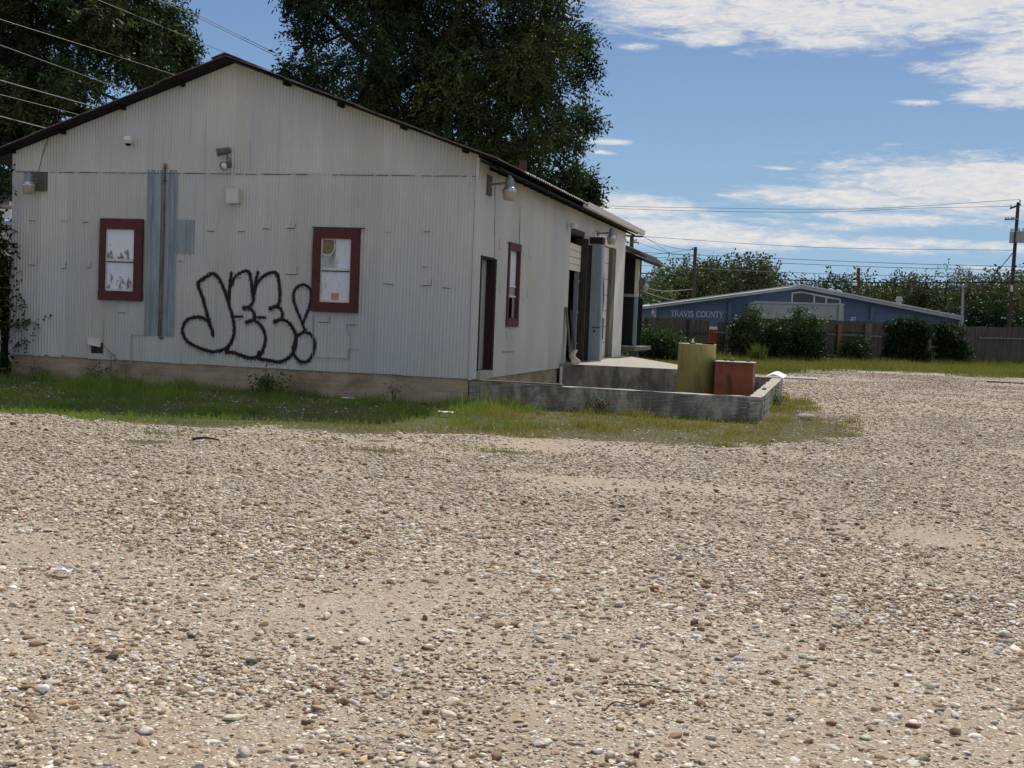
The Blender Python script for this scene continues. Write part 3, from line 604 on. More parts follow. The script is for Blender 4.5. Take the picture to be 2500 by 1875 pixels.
# square tin patches screwed over old holes, proud of the sheet by their own thickness
random.seed(3)
PATCH = [(68, 520, 92, 538), (143, 512, 170, 538), (196, 520, 222, 543), (499, 535, 531, 563), (577, 535, 603, 565), (640, 538, 664, 557), (697, 540, 724, 557), (938, 538, 966, 567), (1028, 540, 1062, 566),
         (66, 628, 92, 646), (147, 634, 162, 655), (208, 633, 224, 652), (488, 655, 520, 674), (570, 650, 602, 676), (695, 642, 730, 669), (936, 660, 966, 692), (1022, 675, 1055, 697), (1080, 690, 1110, 702),
         (779, 770, 806, 786), (848, 785, 876, 793), (284, 742, 312, 763), (432, 620, 452, 637), (1028, 640, 1052, 652)]
for x0, y0, x1, y1 in PATCH:
    mb = MB()
    a, b = FP(x0, y1), FP(x1, y0); yv = -.0125
    us = np.linspace(a[0], b[0], max(4, int((b[0] - a[0]) / .012)))
    j0, j1 = random.uniform(-.015, .015), random.uniform(-.012, .012)
    for p, q in zip(us[:-1], us[1:]):
        f0, f1 = (p - a[0]) / (b[0] - a[0]), (q - a[0]) / (b[0] - a[0])
        P = [(p, -corr(p) * .9 - .006, a[2] + j0 * f0), (q, -corr(q) * .9 - .006, a[2] + j0 * f1), (q, -corr(q) * .9 - .004, b[2] + j1 * f1), (p, -corr(p) * .9 - .004, b[2] + j1 * f0)]
        mb.add(P + [(P[0][0], P[0][1] + .006, P[0][2]), (P[1][0], P[1][1] + .006, P[1][2])], [(0, 1, 2, 3), (0, 4, 5, 1)])
    sp_ = mb.build('screwed_patch', SIDING_F, wh)
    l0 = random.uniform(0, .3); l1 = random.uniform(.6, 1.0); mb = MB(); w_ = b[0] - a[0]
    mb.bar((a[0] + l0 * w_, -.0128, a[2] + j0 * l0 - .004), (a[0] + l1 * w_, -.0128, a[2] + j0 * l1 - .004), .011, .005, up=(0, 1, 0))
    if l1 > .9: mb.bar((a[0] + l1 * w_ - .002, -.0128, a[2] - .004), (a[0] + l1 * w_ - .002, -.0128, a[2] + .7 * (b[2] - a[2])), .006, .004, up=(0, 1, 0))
    mb.build('lip_shade_line', GREYDOOR if random.random() < .25 else SOFFIT, sp_)  # dark line along the patch's lower lip, its shade put in as a strip
# big lapped patch right of the graffiti and vertical lap seams: thin lips standing off the wall
for pts in ([(768, 872), (852, 876), (852, 852), (877, 853)], [(322, 817), (360, 820)], [(252, 840), (296, 887), (320, 888), (322, 815)], [(255, 780), (253, 866)], [(765, 770), (764, 876)], [(613, 350), (612, 412)], [(846, 790), (853, 820)]):
    pts = [FP(*p) for p in pts]; mb = MB()
    for a, b in zip(pts[:-1], pts[1:]): mb.bar((a[0], -.012, a[2]), (b[0], -.012, b[2]), .012, .009, up=(0, 1, 0))
    mb.build('lap_seam', GREYDOOR, wh)
# dark strips in broken lengths just below the upper lap edge
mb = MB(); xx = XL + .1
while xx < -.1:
    l = random.uniform(.05, .7); mb = MB(); mb.box(xx, min(xx + l, -.05), -.013, -.0095, SEAM - .044, SEAM - .034); mb.build('lap_strip', SOFFIT, wh); xx += l + random.choice([.03, .05, .1, .5])
# torn corner of a sheet curled open above the foundation
a, b = FP(266, 877), FP(298, 828); mb = MB()
mb.box(-7.96, -7.64, .016, .03, .56, .84); mb.build('torn_hole_backing', WOOD_D, wh)
V = []; F = []
for i in range(9):
    for j in range(9):
        u, v_ = i / 8, j / 8; V.append((-7.98 + .27 * u - .06 * v_ * (1 - u), -.014 - .08 * (1 - v_) ** 2 * (1 - .8 * u) - .03 * math.sin(3 * u) * (1 - v_), .70 + .20 * v_ + .06 * (1 - v_) ** 2 - .05 * u * (1 - v_)))
for i in range(8):
    for j in range(8): F.append((i * 9 + j, (i + 1) * 9 + j, (i + 1) * 9 + j + 1, i * 9 + j + 1))
mb = MB(); mb.add(V, F); mb.build('torn_sheet', SIDING_F, wh, smooth=True)

# graffiti: spray paint that follows the corrugation
def zp(pts): return [(FP(400 + x / 2.9633, 520 + y / 2.9625)[0], FP(400 + x / 2.9633, 520 + y / 2.9625)[2]) for x, y in pts]
def smooth_pts(p, n=8):
    p = np.array(p); o = []
    for i in range(len(p) - 1):
        a, b, c, d = p[max(i - 1, 0)], p[i], p[i + 1], p[min(i + 2, len(p) - 1)]
        for t in np.linspace(0, 1, n, endpoint=False): o.append(.5 * ((2 * b) + (c - a) * t + (2 * a - 5 * b + 4 * c - d) * t * t + (3 * b - a - 3 * c + d) * t ** 3))
    return np.array(o + [p[-1]])
STROKES = [
    ([(248, 510), (262, 560), (290, 640), (316, 740), (340, 820), (358, 885)], 22),
    ([(250, 500), (290, 473), (330, 447), (362, 440), (396, 470), (432, 540), (465, 640), (492, 730), (508, 810), (506, 880), (490, 930), (458, 972), (410, 995), (350, 1004), (280, 985), (210, 955), (163, 920), (140, 875), (138, 830), (155, 790), (190, 763), (240, 753), (290, 762), (325, 792), (345, 840), (358, 885)], 21),
    ([(490, 435), (480, 520), (473, 600), (469, 640)], 20),
    ([(488, 530), (508, 475), (548, 437), (598, 420), (622, 440), (636, 520), (644, 600), (648, 640), (634, 662), (612, 690)], 20),
    ([(580, 687), (612, 682), (637, 702), (656, 735), (652, 765), (630, 785), (597, 790)], 20),
    ([(600, 790), (645, 776), (690, 800), (724, 850), (735, 900), (728, 960), (706, 1010), (690, 1048)], 20),
    ([(490, 935), (470, 970), (452, 1003), (500, 1010), (570, 1032), (630, 1050), (688, 1036), (716, 1002)], 22),
    ([(500, 750), (568, 750)], 13), ([(655, 755), (735, 755)], 13),
    ([(680, 430), (667, 500), (655, 580), (648, 640)], 20),
    ([(660, 545), (688, 490), (740, 446), (792, 430), (822, 446), (836, 520), (840, 600), (833, 655), (815, 680)], 20),
    ([(772, 688), (815, 677), (846, 695), (858, 735), (846, 770), (806, 788)], 20),
    ([(806, 785), (850, 770), (902, 792), (940, 842), (958, 900), (955, 950), (936, 1010), (890, 1056), (830, 1078), (760, 1065), (682, 1050), (690, 1008)], 21),
    ([(1020, 848), (1000, 790), (962, 700), (940, 630), (940, 580), (962, 540), (1000, 520), (1040, 530), (1064, 562), (1068, 620), (1050, 690), (1022, 760), (1008, 800)], 17),
    ([(1020, 862), (1060, 876), (1088, 920), (1090, 970), (1076, 1030), (1042, 1070), (1000, 1076), (960, 1050), (938, 1000), (945, 940), (966, 890), (1000, 868), (1020, 862)], 18)]
BLOBS = [(250, 515, 17), (582, 687, 16), (600, 790, 15), (774, 689, 16), (806, 787, 15), (688, 1045, 20), (455, 1003, 17), (360, 880, 9), (1022, 845, 11)]
gx0, gx1 = -6.45, -3.0; cs = .0677 / 8; nx = int((gx1 - gx0) / cs); nz_ = int((2.70 - .42) / .010)
ux = gx0 + (np.arange(nx) + .5) * cs; uz = .42 + (np.arange(nz_) + .5) * .010; UX, UZ = np.meshgrid(ux, uz)
D = np.full(UX.shape, 9.0)
for pts, w in STROKES:
    p = smooth_pts(zp(pts)); hw = w / 2 / 2.963 * 23.2 / FPX * 1.04
    for a, b in zip(p[:-1], p[1:]):
        d = b - a; L2 = d @ d + 1e-12; t_ = np.clip(((UX - a[0]) * d[0] + (UZ - a[1]) * d[1]) / L2, 0, 1)
        D = np.minimum(D, np.hypot(UX - a[0] - t_ * d[0], UZ - a[1] - t_ * d[1]) - hw)
for bx, by, r in BLOBS:
    c = zp([(bx, by)])[0]; D = np.minimum(D, np.hypot(UX - c[0], UZ - c[1]) - r / 2.963 * 23.2 / FPX)
pr = np.where(D < 0, 1.0, np.clip(1 - D / .034, 0, 1) ** 2 * .6)
drip = np.zeros_like(pr)
for k in range(1, 9): drip = np.maximum(drip, np.roll(np.where(D < -.008, 1.0, 0), -k, 0) * (.55 - .06 * k))     # runs hang below a stroke
colrun = RNG.random(nx)[None, :]; pr = np.maximum(pr, np.where(colrun > .45, drip, drip * .3))
sel = np.argwhere(RNG.random(pr.shape) < pr)
ci = np.cos(2 * np.pi * (gx0 + np.arange(nx + 1) * cs) / PER) * AMP
V = []; 
jx, jz = sel[:, 1], sel[:, 0]; xa = gx0 + jx * cs; xb = xa + cs; za = .42 + jz * .01; zb_ = za + .01
ya, yb = -ci[jx] - .0075, -ci[jx + 1] - .0075
V = np.stack([np.stack([xa, ya, za], 1), np.stack([xb, yb, za], 1), np.stack([xb, yb, zb_], 1), np.stack([xa, ya, zb_], 1)], 1).reshape(-1, 3)
gr = mesh_np('graffiti', V, np.arange(len(V)).reshape(-1, 4), PAINTBLK, wh); gr['label'] = 'black spray painted bubble letters JEE!'

# side door: dark red weathered jambs, recessed grey leaf, lever handle, concrete step
mb = MB(); y0, y1, z0, z1 = DOOR
mb.box(-.20, -.004, y1 - .05, y1 + .02, z0, z1); mb.box(-.20, .012, y0 - .02, y0 + .035, z0, z1); mb.box(-.20, -.004, y0 + .035, y1 - .05, z1 - .05, z1 + .01)
mb.box(.010, .024, y1 - .03, y1 + .09, z0 - .02, z1 - .02)
dj = mb.build('door_frame', WOOD_DR, wh)
mb = MB(); mb.box(-.19, -.145, y0 + .037, y1 - .052, z0 + .015, z1 - .052); dl = mb.build('door', GREYDOOR, wh)
mb = MB(); mb.box(-.144, -.135, y0 + .10, y0 + .16, 1.42, 1.66); mb.tube([(-.137, y0 + .13, 1.50), (-.08, y0 + .13, 1.50)], .012, 8); mb.tube([(-.08, y0 + .12, 1.50), (-.08, y0 + .25, 1.495)], .011, 8); mb.lathe([(0, 0), (.03, 0), (.03, .02), (0, .02)], (-.135, y0 + .13, 1.63), 12, (1, 0, 0)); mb.build('door_handle', STEEL, dl)
mb = MB(); mb.box(-.19, .075, y0 - .02, y1 - .12, .44, .60); mb.build('door_step', CONC, wh, bevel=.012)
# side window: worn maroon frame, white blind, torn lower pane over a dark room
mb = MB(); y0, y1, z0, z1 = SWIN
mb.box(.010, .045, y0 - .09, y1 + .09, z1 - .02, z1 + .14); mb.box(.010, .045, y0 - .09, y1 + .09, z0 - .16, z0 + .0)
mb.box(.010, .040, y0 - .088, y0 + .0, z0, z1 - .02); mb.box(.010, .040, y1, y1 + .088, z0, z1 - .02)
for a_ in ((y0, y0 + .02), (y1 - .02, y1)): mb.box(-.10, .009, a_[0], a_[1], z0, z1)
mb.box(-.10, .009, y0 + .02, y1 - .02, z0, z0 + .02)
sw = mb.build('window', MAROON_W, wh, bevel=.004); sw['label'] = 'narrow looking side window with a half broken lower sash'
zc, zd = SP(1242, 700)[2], SP(1240, 723)[2]
mb = MB(); mb.box(-.045, -.035, y0 + .02, y1 - .02, zc + .03, z1); mb.build('blind', WHITEBOARD, sw)
mb = MB(); mb.box(-.050, -.020, y0 + .02, y1 - .02, zc, zc + .03); mb.box(-.050, -.020, y0 + .02, y1 - .02, zd - .015, zd + .02); mb.build('sash', WHITEP, sw)
mb = MB(); mb.box(-.045, -.040, y0 + .02, y1 - .02, zd + .02, zc); mb.build('pane', DIRTYGLASS, sw)
mb = MB(); mb.box(-.045, -.040, y1 - .20, y1 - .02, z0 + .02, zd - .015); mb.build('pane', DIRTYGLASS, sw)
# lap seams and tin patches on the side wall
for pts in ([(1208, 440), (1206, 628)], [(1269, 505), (1267, 600)], [(1236, 592), (1262, 598)], [(1226, 859), (1254, 858)]):
    pts = [SP(*p) for p in pts]; mb = MB()
    for a, b in zip(pts[:-1], pts[1:]): mb.bar((.011, a[1], a[2]), (.011, b[1], b[2]), .020, .008, up=(1, 0, 0))
    mb.build('lap_seam', GREYDOOR, wh)
for x0, y0_, x1, y1_ in ((1218, 584, 1224, 607), (1218, 688, 1223, 712), (1236, 809, 1240, 825), (1248, 808, 1253, 825), (1277, 610, 1282, 623), (1290, 605, 1298, 626), (1274, 717, 1281, 731), (1286, 705, 1290, 726)):
    a, b = SP(x0, y1_), SP(x1, y0_); mb = MB(); mb.box(.008, .017, a[1], b[1], a[2], b[2]); mb.box(.008, .0125, a[1] - .012, b[1] + .012, a[2] - .010, b[2] + .003); mb.build('screwed_patch', SIDING_S, wh)
# dock door openings: lined jambs, half-raised sectional door, weathered timbers, steel clad guard post
mb = MB(); y0, y1, z0, z1 = DD1
mb.box(-.22, -.010, y0 - .001, y0 + .03, z0, z1); mb.box(-.22, .012, y0, y1 + .02, z1 - .03, z1 + .10); mb.build('dock_door_frame', WOOD_D, wh)
mb = MB(); n = 4; zt, zl = 3.55, SP(1390, 657)[2]
for k in range(n):
    a, b = zl + (zt - zl) * k / n, zl + (zt - zl) * (k + 1) / n - .014; mb.box(-.10, -.055, y0 + .031, y1 - .04, a, b); mb.box(-.105, -.10, y0 + .031, y1 - .04, b - .01, b + .016)
d1 = mb.build('dock_door', CREAM_DOOR, wh); d1['label'] = 'half raised cream sectional dock door'
mb = MB(); mb.box(-.16, -.05, y1 - .26, y1 - .20, z0, zl); 
for zz in (1.0, 1.8, 2.6): mb.box(-.17, -.04, y1 - .20, y1 - .12, zz, zz + .05)
mb.build('door_track', GALV2, d1)
mb = MB(); mb.box(-.22, .05, DD1[1] - .02, 10.10, .56, 3.74); mb.box(.05, .09, DD1[1] + .02, DD1[1] + .18, .56, 3.72); mb.box(.05, .075, DD1[1] + .21, 10.05, .56, 2.2); mb.build('timber_jamb', WOOD_D, wh)
# guard post stands proud of the wall; its steel face looks towards the yard
mb = MB(); mb.box(.06, .175, 9.99, 10.12, .57, 3.60); mb.build('post_core', WOOD_D, wh)
mb = MB(); mb.box(.10, .45, 9.94, 10.30, 3.63, 3.80); mb.build('post_cap', WOOD_DR, wh)
V = [(.19, 9.955, .57), (.50, 9.955, .57), (.185, 9.955, 1.5), (.465, 9.955, 1.5), (.18, 9.955, 3.62), (.43, 9.955, 3.62)]
mb = MB(); mb.prism([V[0], V[1], V[3], V[5], V[4], V[2]], (0, .04, 0)); mb.prism([(.50, 9.997, .57), (.50, 10.26, .57), (.43, 10.26, 3.62), (.43, 9.997, 3.62)], (-.02, 0, 0)); gp = mb.build('guard_post_cladding', GALV2, wh)
mb = MB(); a = FP(1455, 800, 9.94); mb.box(a[0] - .10, a[0] + .12, 9.93, 9.952, a[2] - .004, a[2] + .012); mb.box(a[0] - .06, a[0] - .03, 9.93, 9.953, a[2] - .12, a[2] - .06); mb.build('bolt_slots', BLACKPL, gp)
mb = MB(); y0, y1, z0, z1 = DD2
for k in range(7):
    a, b = z0 + (z1 - z0) * k / 7, z0 + (z1 - z0) * (k + 1) / 7 - .016; mb.box(-.09, -.05, y0, y1, a, b)
d2 = mb.build('dock_door', CREAM_DOOR, wh); d2['label'] = 'closed cream sectional dock door with black scrawl'
mb = MB(); mb.box(-.13, -.10, y0 + .001, y1 - .001, z0, z1); mb.build('door_backing', SOFFIT, d2)
yc = (SP(1476, 720)[1]); mb = MB()
for pts in ([(13.0, 3.05), (13.15, 2.2), (13.0, 1.75), (12.85, 2.2)], [(12.75, 1.75), (13.25, 1.70), (13.25, 1.10), (12.8, 1.15)], [(12.8, 1.12), (13.05, .95), (13.2, 1.15)]):
    mb.prism([(-.049, p, z) for p, z in pts], (.004, 0, 0))
mb.build('graffiti_scrawl', PAINTBLK, d2)
mb = MB(); mb.box(.012, .05, 10.95, 14.5, 3.76, 4.02); mb.box(-.12, .011, 10.98, 13.8, 3.76, 3.80); mb.build('door_header', WHITEP, wh)
mb = MB(); mb.box(-.10, .05, 13.62, 14.25, .57, 3.75); mb.build('grey_jamb_post', WOOD_G, wh)
mb = MB(); mb.box(-.03, .045, 14.26, 15.84, .5, EAVE - .1); mb.build('end_trim', WHITEP, wh)
mb = MB(); a, b = SP(1360, 898), SP(1358, 932); mb.tube([(.06, 7.36, .48), (.06, 7.36, .02)], .035, 10); mb.build('drain_pipe', WHITEP, wh)
mb = MB(); a = SP(1276, 425, -.35); mb.tube([(-.35, a[1], roof_z(-.35)), (-.35, a[1], roof_z(-.35) + .34)], .08, 14); mb.build('roof_vent_pipe', MAROON_W, wh)
# power wire drooping from the soffit to the left yard lamp
a, b, c = FP(122, 330), FP(105, 380), FP(94, 425); mb = MB(); mb.tube([(p[0], -.02, p[2]) for p in (a, b, c)], .006, 5); mb.build('lamp_lead', WIRE, wh)
# fixtures hung on the warehouse (each a thing of its own)
def yard_lamp(name, label, loc, rz, plate, group, reach=.50):
    t = thing(name, label, 'wall lamp', (0, 0, 0), group)
    mb = MB()
    if plate: mb.box(-.30 * plate[0], .30 * plate[1], -.03, 0, -.20, .17)
    else: mb.box(-.05, .05, -.02, 0, -.06, .06)
    mb.build('backing_board', WOOD_G, t, bevel=.004)
    mb = MB(); mb.tube([(0, -.03, 0), (0, -.12, .01), (0, -reach + .08, .03), (0, -reach, .03)], .022, 10); mb.box(-.05, .05, -.05, -.031, -.05, .05); mb.build('arm', LAMPGREY, t)
    c = (0, -reach, 0)
    mb = MB(); mb.lathe([(0, .17), (.035, .17), (.04, .13), (.065, .125), (.075, .10), (.085, -.04), (.0, -.04)], c, 24); mb.build('housing', LAMPGREY, t, smooth=False)
    mb = MB(); mb.lathe([(0, -.041), (.088, -.041), (.10, -.05), (.132, -.10), (.136, -.13), (.10, -.13)], c, 28); mb.build('reflector', STEEL, t)
    mb = MB(); mb.lathe([(.128, -.131), (.127, -.15), (.10, -.275), (.092, -.285), (0, -.29)], c, 28); mb.build('lens', LENS, t, smooth=True)
    t.location = tuple(map(float, loc)); t.rotation_euler = (0, 0, rz); return t
G_L = 'yard lamps fixed to the buildings'
a = FP(91, 442); yard_lamp('yard_lamp', 'yard lamp on a grey board at the left end of the graffitied tin front', (a[0], -.018, a[2]), 0, (.9, .8), G_L, .25)
a = SP(1190, 450); yard_lamp('yard_lamp', 'yard lamp sticking out from the tin wall above the narrow side door', (.012, a[1] + .05, a[2] + .0), R(90), (.45, .5), G_L, .40)
a = SP(1462, 578); yard_lamp('yard_lamp', 'yard lamp between the two dock doors under the white gutter', (.05, 11.2, 3.98), R(90), None, G_L, .40)
def dome_cam(label, loc, rz):
    t = thing('security_camera', label, 'camera', (0, 0, 0), 'dome security cameras on the tin walls')
    mb = MB(); mb.box(-.05, .05, -.03, 0, -.05, .06); mb.box(-.03, .03, -.10, -.031, -.01, .045); mb.build('bracket', WHITEPL, t, bevel=.004)
    mb = MB(); mb.lathe([(0, .085), (.07, .085), (.085, .07), (.088, .02), (.092, .018), (.092, .008), (.088, .006), (.086, -.03), (.07, -.055), (.05, -.056)], (0, -.17, 0), 24); mb.build('body', WHITEPL, t, smooth=True)
    mb = MB(); mb.lathe([(.062, -.050), (.058, -.075), (.04, -.095), (0, -.105)], (0, -.17, 0), 20); mb.build('dome', BLACKPL, t, smooth=True)
    t.location = tuple(map(float, loc)); t.rotation_euler = (0, 0, rz); return t
a = FP(318, 347); dome_cam('white dome camera high on the tin gable above the left maroon window', (a[0] + .07, -.012, a[2]), 0)
a = SP(1384, 553); dome_cam('white dome camera on the side wall beside the half raised dock door', (.012, a[1], a[2]), R(90))
a = FP(561, 390); t = thing('flood_light', 'twin spotlight with one tarnished grey and one pale bulb on the tin gable', 'floodlight', (a[0], -.012, a[2]))
mb = MB(); mb.lathe([(0, 0), (.05, 0), (.05, .03), (0, .035)], a * [1, 0, 1] + [0, -.012, 0], 16, (0, -1, 0)); mb.tube([(a[0], -.04, a[2]), (a[0] - .03, -.07, a[2] + .10)], .016, 8); mb.tube([(a[0], -.04, a[2]), (a[0] + .01, -.07, a[2] - .07)], .016, 8); mb.build('mount', LAMPGREY, t)
def spot(c, ax, front, back):
    s = MB(); s.lathe([(0, -.20), (.055, -.20), (.06, -.19), (.065, -.02), (.075, .03), (.085, .05), (.075, .05), (.06, .0)], c, 20, ax); o = s.build('lamp_holder', back, t)
    s = MB(); s.lathe([(.072, .035), (.05, .055), (0, .065)], c, 20, ax); s.build('bulb', front, o, smooth=True)
spot((a[0] - .13, -.16, a[2] + .125), (-.75, -.60, -.28), LAMPGREY, WOOD_G); spot((a[0] - .015, -.15, a[2] - .13), (-.1, -.95, -.28), WHITEPL, WOOD_G)
a, b = FP(560, 497), FP(590, 463); t = thing('junction_box', 'cream painted square electric box on the tin wall under the twin spotlight', 'electric box', (a[0], -.01, a[2]))
mb = MB(); mb.box(a[0], b[0], -.13, -.012, a[2], b[2]); mb.build('case', SIDING_F, t, bevel=.006)
mb = MB(); mb.box(a[0] - .006, b[0] + .006, -.146, -.131, a[2] - .006, b[2] + .006); mb.build('cover', SIDING_F, t, bevel=.004)

# ------------------------------------------------------------------ concrete dock and low wall
random.seed(11)
def rough(o, amt, cut=None, seed=0):
    """subdivide a concrete block a little and wear its edges"""
    bm = bmesh.new(); bm.from_mesh(o.data); bmesh.ops.subdivide_edges(bm, edges=[e for e in bm.edges if e.calc_length() > .3], cuts=cut or 12, use_grid_fill=True)
    rr = random.Random(seed)
    for v in bm.verts:
        k = sum(1 for f in v.link_faces for g in v.link_faces if f.normal.dot(g.normal) < .5)
        a = amt * (2.2 if k else .5); v.co += Vector((rr.uniform(-a, a), rr.uniform(-a, a), rr.uniform(-a, .3 * a)))
    bm.to_mesh(o.data); bm.free()
pol = [(0.0, 7.4), (3.5, 7.55), (3.42, 8.2), (.35, 15.9), (0.0, 15.9)]
mb = MB(); mb.prism([(x + .001, y, -.25) for x, y in pol], (0, 0, .81)); t = mb.build('loading_dock', CONC_ST, None, bevel=.015)
tag(t, 'raised stained concrete loading dock wedge below the two dock doors', 'loading dock')
t = thing('low_wall', 'low mildewed concrete wall round the sunken corner beside the warehouse', 'wall', (2.6, 0, 0))
mb = MB(); mb.box(-.03, 5.03, .012, .20, -.2, .43)
o = mb.build('front_run', CONC_ST, t, bevel=.012); rough(o, .007, 26)
mb = MB(); mb.prism([(5.03, .010, -.2), (5.23, .010, -.2), (5.255, .10, -.2), (5.255, 8.9, -.2), (5.03, 8.9, -.2)], (0, 0, .635)); o = mb.build('side_run', CONC_ST, t, bevel=.012)
rough(o, .008, 22, 4)
for v in o.data.vertices:                      # spalled outer corner
    p = v.co + o.location + t.location
    if p.x > 5.1 and p.y < .12 and -.02 < p.z < .36: v.co += Vector((-.035, .03, 0))
mb = MB(); mb.box(3.52, 5.02, 8.7, 8.9, -.2, .43); mb.build('back_run', CONC_ST, t, bevel=.012)
for k, yy in enumerate((2.65, 2.95)):
    mb = MB(); mb.box(5.10, 5.18, yy, yy + .13, .425, .4445); mb.build('core_hole_shade', BLACKPL, t)  # dark plates on the wall top stand for the shade inside the block cores
pl = MB(); pl.bar((.02, .09, .452), (1.72, .10, .452), .17, .028); tag(pl.build('loose_plank', WOOD_G, None), 'weathered plank lying along the top of the low concrete wall', 'plank')
# tanks in the sunken corner
t = thing('yellow_tank', 'upright olive yellow steel drum tank standing behind the low concrete wall', 'tank', (3.68, 3.95, 0))
mb = MB(); mb.lathe([(0, .0), (.385, .0), (.385, 1.222), (.392, 1.226), (.392, 1.24), (.375, 1.24), (.37, 1.228), (0, 1.232)], (3.68, 3.95, 0), 56); o = mb.build('shell', YELLOW, t, smooth=False)
o.data.polygons.foreach_set('use_smooth', [abs(p.normal.z) < .5 for p in o.data.polygons])
mb = MB(); mb.box(3.80, 4.03, 3.72, 3.90, 1.242, 1.262); mb.box(3.84, 4.06, 3.66, 3.80, 1.263, 1.278); mb.build('hatch_plate', SOFFIT, t)
mb = MB(); mb.lathe([(0, 1.238), (.035, 1.238), (.035, 1.29), (.02, 1.29), (.018, 1.34), (0, 1.34)], (3.58, 3.98, 0), 12); mb.build('vent_stub', WHITEPL, t)
mb = MB(); mb.box(3.52, 3.64, 3.90, 4.05, 1.233, 1.255); mb.build('flange', BLACKPL, t)
t = thing('red_tank', 'square faded red steel fuel tank with rusty bungs and a pale lid', 'tank', (4.0, 3.35, 0))
mb = MB(); mb.box(4.12, 4.88, 3.35, 4.05, .0, .905); o = mb.build('shell', REDBOX, t, bevel=.012)
mb = MB(); mb.box(4.105, 4.895, 3.335, 4.065, .906, .918); mb.build('lid', CONC, t)
for x, y, r in ((4.42, 3.78, .045), (4.74, 3.80, .035), (4.28, 3.86, .03)):
    mb = MB(); mb.lathe([(0, .919), (r * 1.2, .919), (r * 1.2, .935), (r, .94), (r, .975), (r * .7, .985), (0, .985)], (x, y, 0), 14); mb.build('bung', RUST, t)
# papers left on the far end of the wall
a = GP(1880, 915, .45); mb = MB(); n = 8
for k in range(n):
    u0, u1 = k / n, (k + 1) / n; f = lambda u: .438 + .10 * math.sin(math.pi * u) ** 1.4 * (1 - .4 * u)
    mb.add([(4.92 + .42 * u0 - .05, 8.2, f(u0)), (4.92 + .42 * u1 - .05, 8.2, f(u1)), (4.92 + .42 * u1, 8.75, f(u1) + .05), (4.92 + .42 * u0, 8.75, f(u0) + .05)], [(0, 1, 2, 3)])
o = mb.build('paper_stack', PAPER, None); s_ = o.modifiers.new('thick', 'SOLIDIFY'); s_.thickness = .012; s_.offset = 1; tag(o, 'bright white papers left on the far end of the low concrete wall', 'paper')
# planks and a rag leaning by the half raised door
for k, (yy, xx, zt, wd_, lb) in enumerate(((7.72, .10, 1.93, .13, 'taller leaning grey plank next to the tin wall by the half raised dock door'), (7.93, .17, 1.86, .10, 'darker leaning plank nearest the black doorway of the loading dock'))):
    mb = MB(); mb.bar((xx + .12, yy, .57), (xx - .06, yy + .02, zt), wd_, .035, up=(1, 0, 0)); tag(mb.build('leaning_plank', (WOOD_G, WOOD_D)[k], None), lb, 'plank', 'old planks leaning beside the dock door')
V = []; F = []; rr = random.Random(5)
for i in range(9):
    for j in range(13):
        th = 2 * math.pi * j / 12; r = (.13 - .085 * (i / 8) ** .8) * (1 + .35 * math.sin(3 * th + i) * (1 - i / 10)); V.append((.30 + r * math.cos(th) + .04 * math.sin(i), 7.66 + r * math.sin(th), .565 + .34 * i / 8))
for i in range(8):
    for j in range(12): F.append((i * 13 + j, i * 13 + j + 1, (i + 1) * 13 + j + 1, (i + 1) * 13 + j))
mb = MB(); mb.add(V, F); tag(mb.build('cloth_rag', RAG, None, smooth=True), 'dirty pale rag heaped at the foot of the leaning planks on the dock', 'rag')

# ------------------------------------------------------------------ open shed behind the warehouse
t = thing('open_shed', 'dark open fronted shed with shingle roof behind the far end of the warehouse', 'shed', (-2, 16.2, 0))
mb = MB(); mb.box(-8.0, .42, 16.1, 19.6, .72, .84); mb.build('deck', WOOD_G, t)
for xx in (-.1, -3, -6):
    for yy in (16.3, 19.3): mb = MB(); mb.box(xx - .12, xx + .12, yy - .12, yy + .12, -.1, .715); mb.build('pier', CONC_ST, t)
mb = MB(); mb.prism([(-8.0, 19.45, .842), (-.02, 19.45, .842), (-.02, 19.45, 3.74), (-4.0, 19.45, 5.2), (-8.0, 19.45, 3.74)], (0, .15, 0)); mb.box(-8.0, -7.9, 16.2, 19.44, .842, 3.62); mb.build('wall', DARKWALL, t)
a, b = FP(1547, 832, 17.9), FP(1559, 648, 17.9)
mb = MB(); mb.box(.06, .17, 17.85, 17.96, .842, 3.66); mb.build('post', TEALPOST, t)
mb = MB(); mb.box(.055, .185, 17.84, 17.98, 2.45, 3.655); mb.build('post_sleeve', WHITEP, t)
mb = MB(); mb.box(-2.5, .055, 17.87, 17.93, 2.44, 2.53); mb.build('cross_rail', TEALPOST, t)
mb = MB(); mb.box(-4.0, .10, 19.40, 19.44, .85, 2.44); mb.build('lower_panel', DARKWALL, t)
mb = MB(); V0 = [(.62, 3.60), (-4.0, 5.28), (-8.6, 3.60), (-8.6, 3.68), (-4.0, 5.37), (.62, 3.68)]
mb.prism([(x, 16.3, z) for x, z in V0], (0, 3.7, 0)); rfs = mb.build('roof', SHINGLE, t)
for k in range(3):
    mb = MB(); o_ = .03 * k; mb.prism([(.66 - .1 * k, 16.27 - o_, 3.60 + .075 * k), (.66 - .1 * k, 16.27 - o_, 3.67 + .075 * k), (-4.0, 16.27 - o_, 5.38 + .075 * k), (-4.0, 16.27 - o_, 5.31 + .075 * k)], (0, 3.6, 0)); mb.build('shingle_course', SHINGLE, rfs)
for yy in np.arange(16.4, 19.9, .5): mb = MB(); mb.prism([(.56, yy, 3.52), (.56, yy, 3.60), (-2.0, yy, 4.53), (-2.0, yy, 4.45)], (0, .05, 0)); mb.build('rafter', SOFFIT, rfs)
mb = MB(); mb.box(.57, .60, 16.3, 20.0, 3.50, 3.60); mb.build('fascia', WOOD_D, rfs)
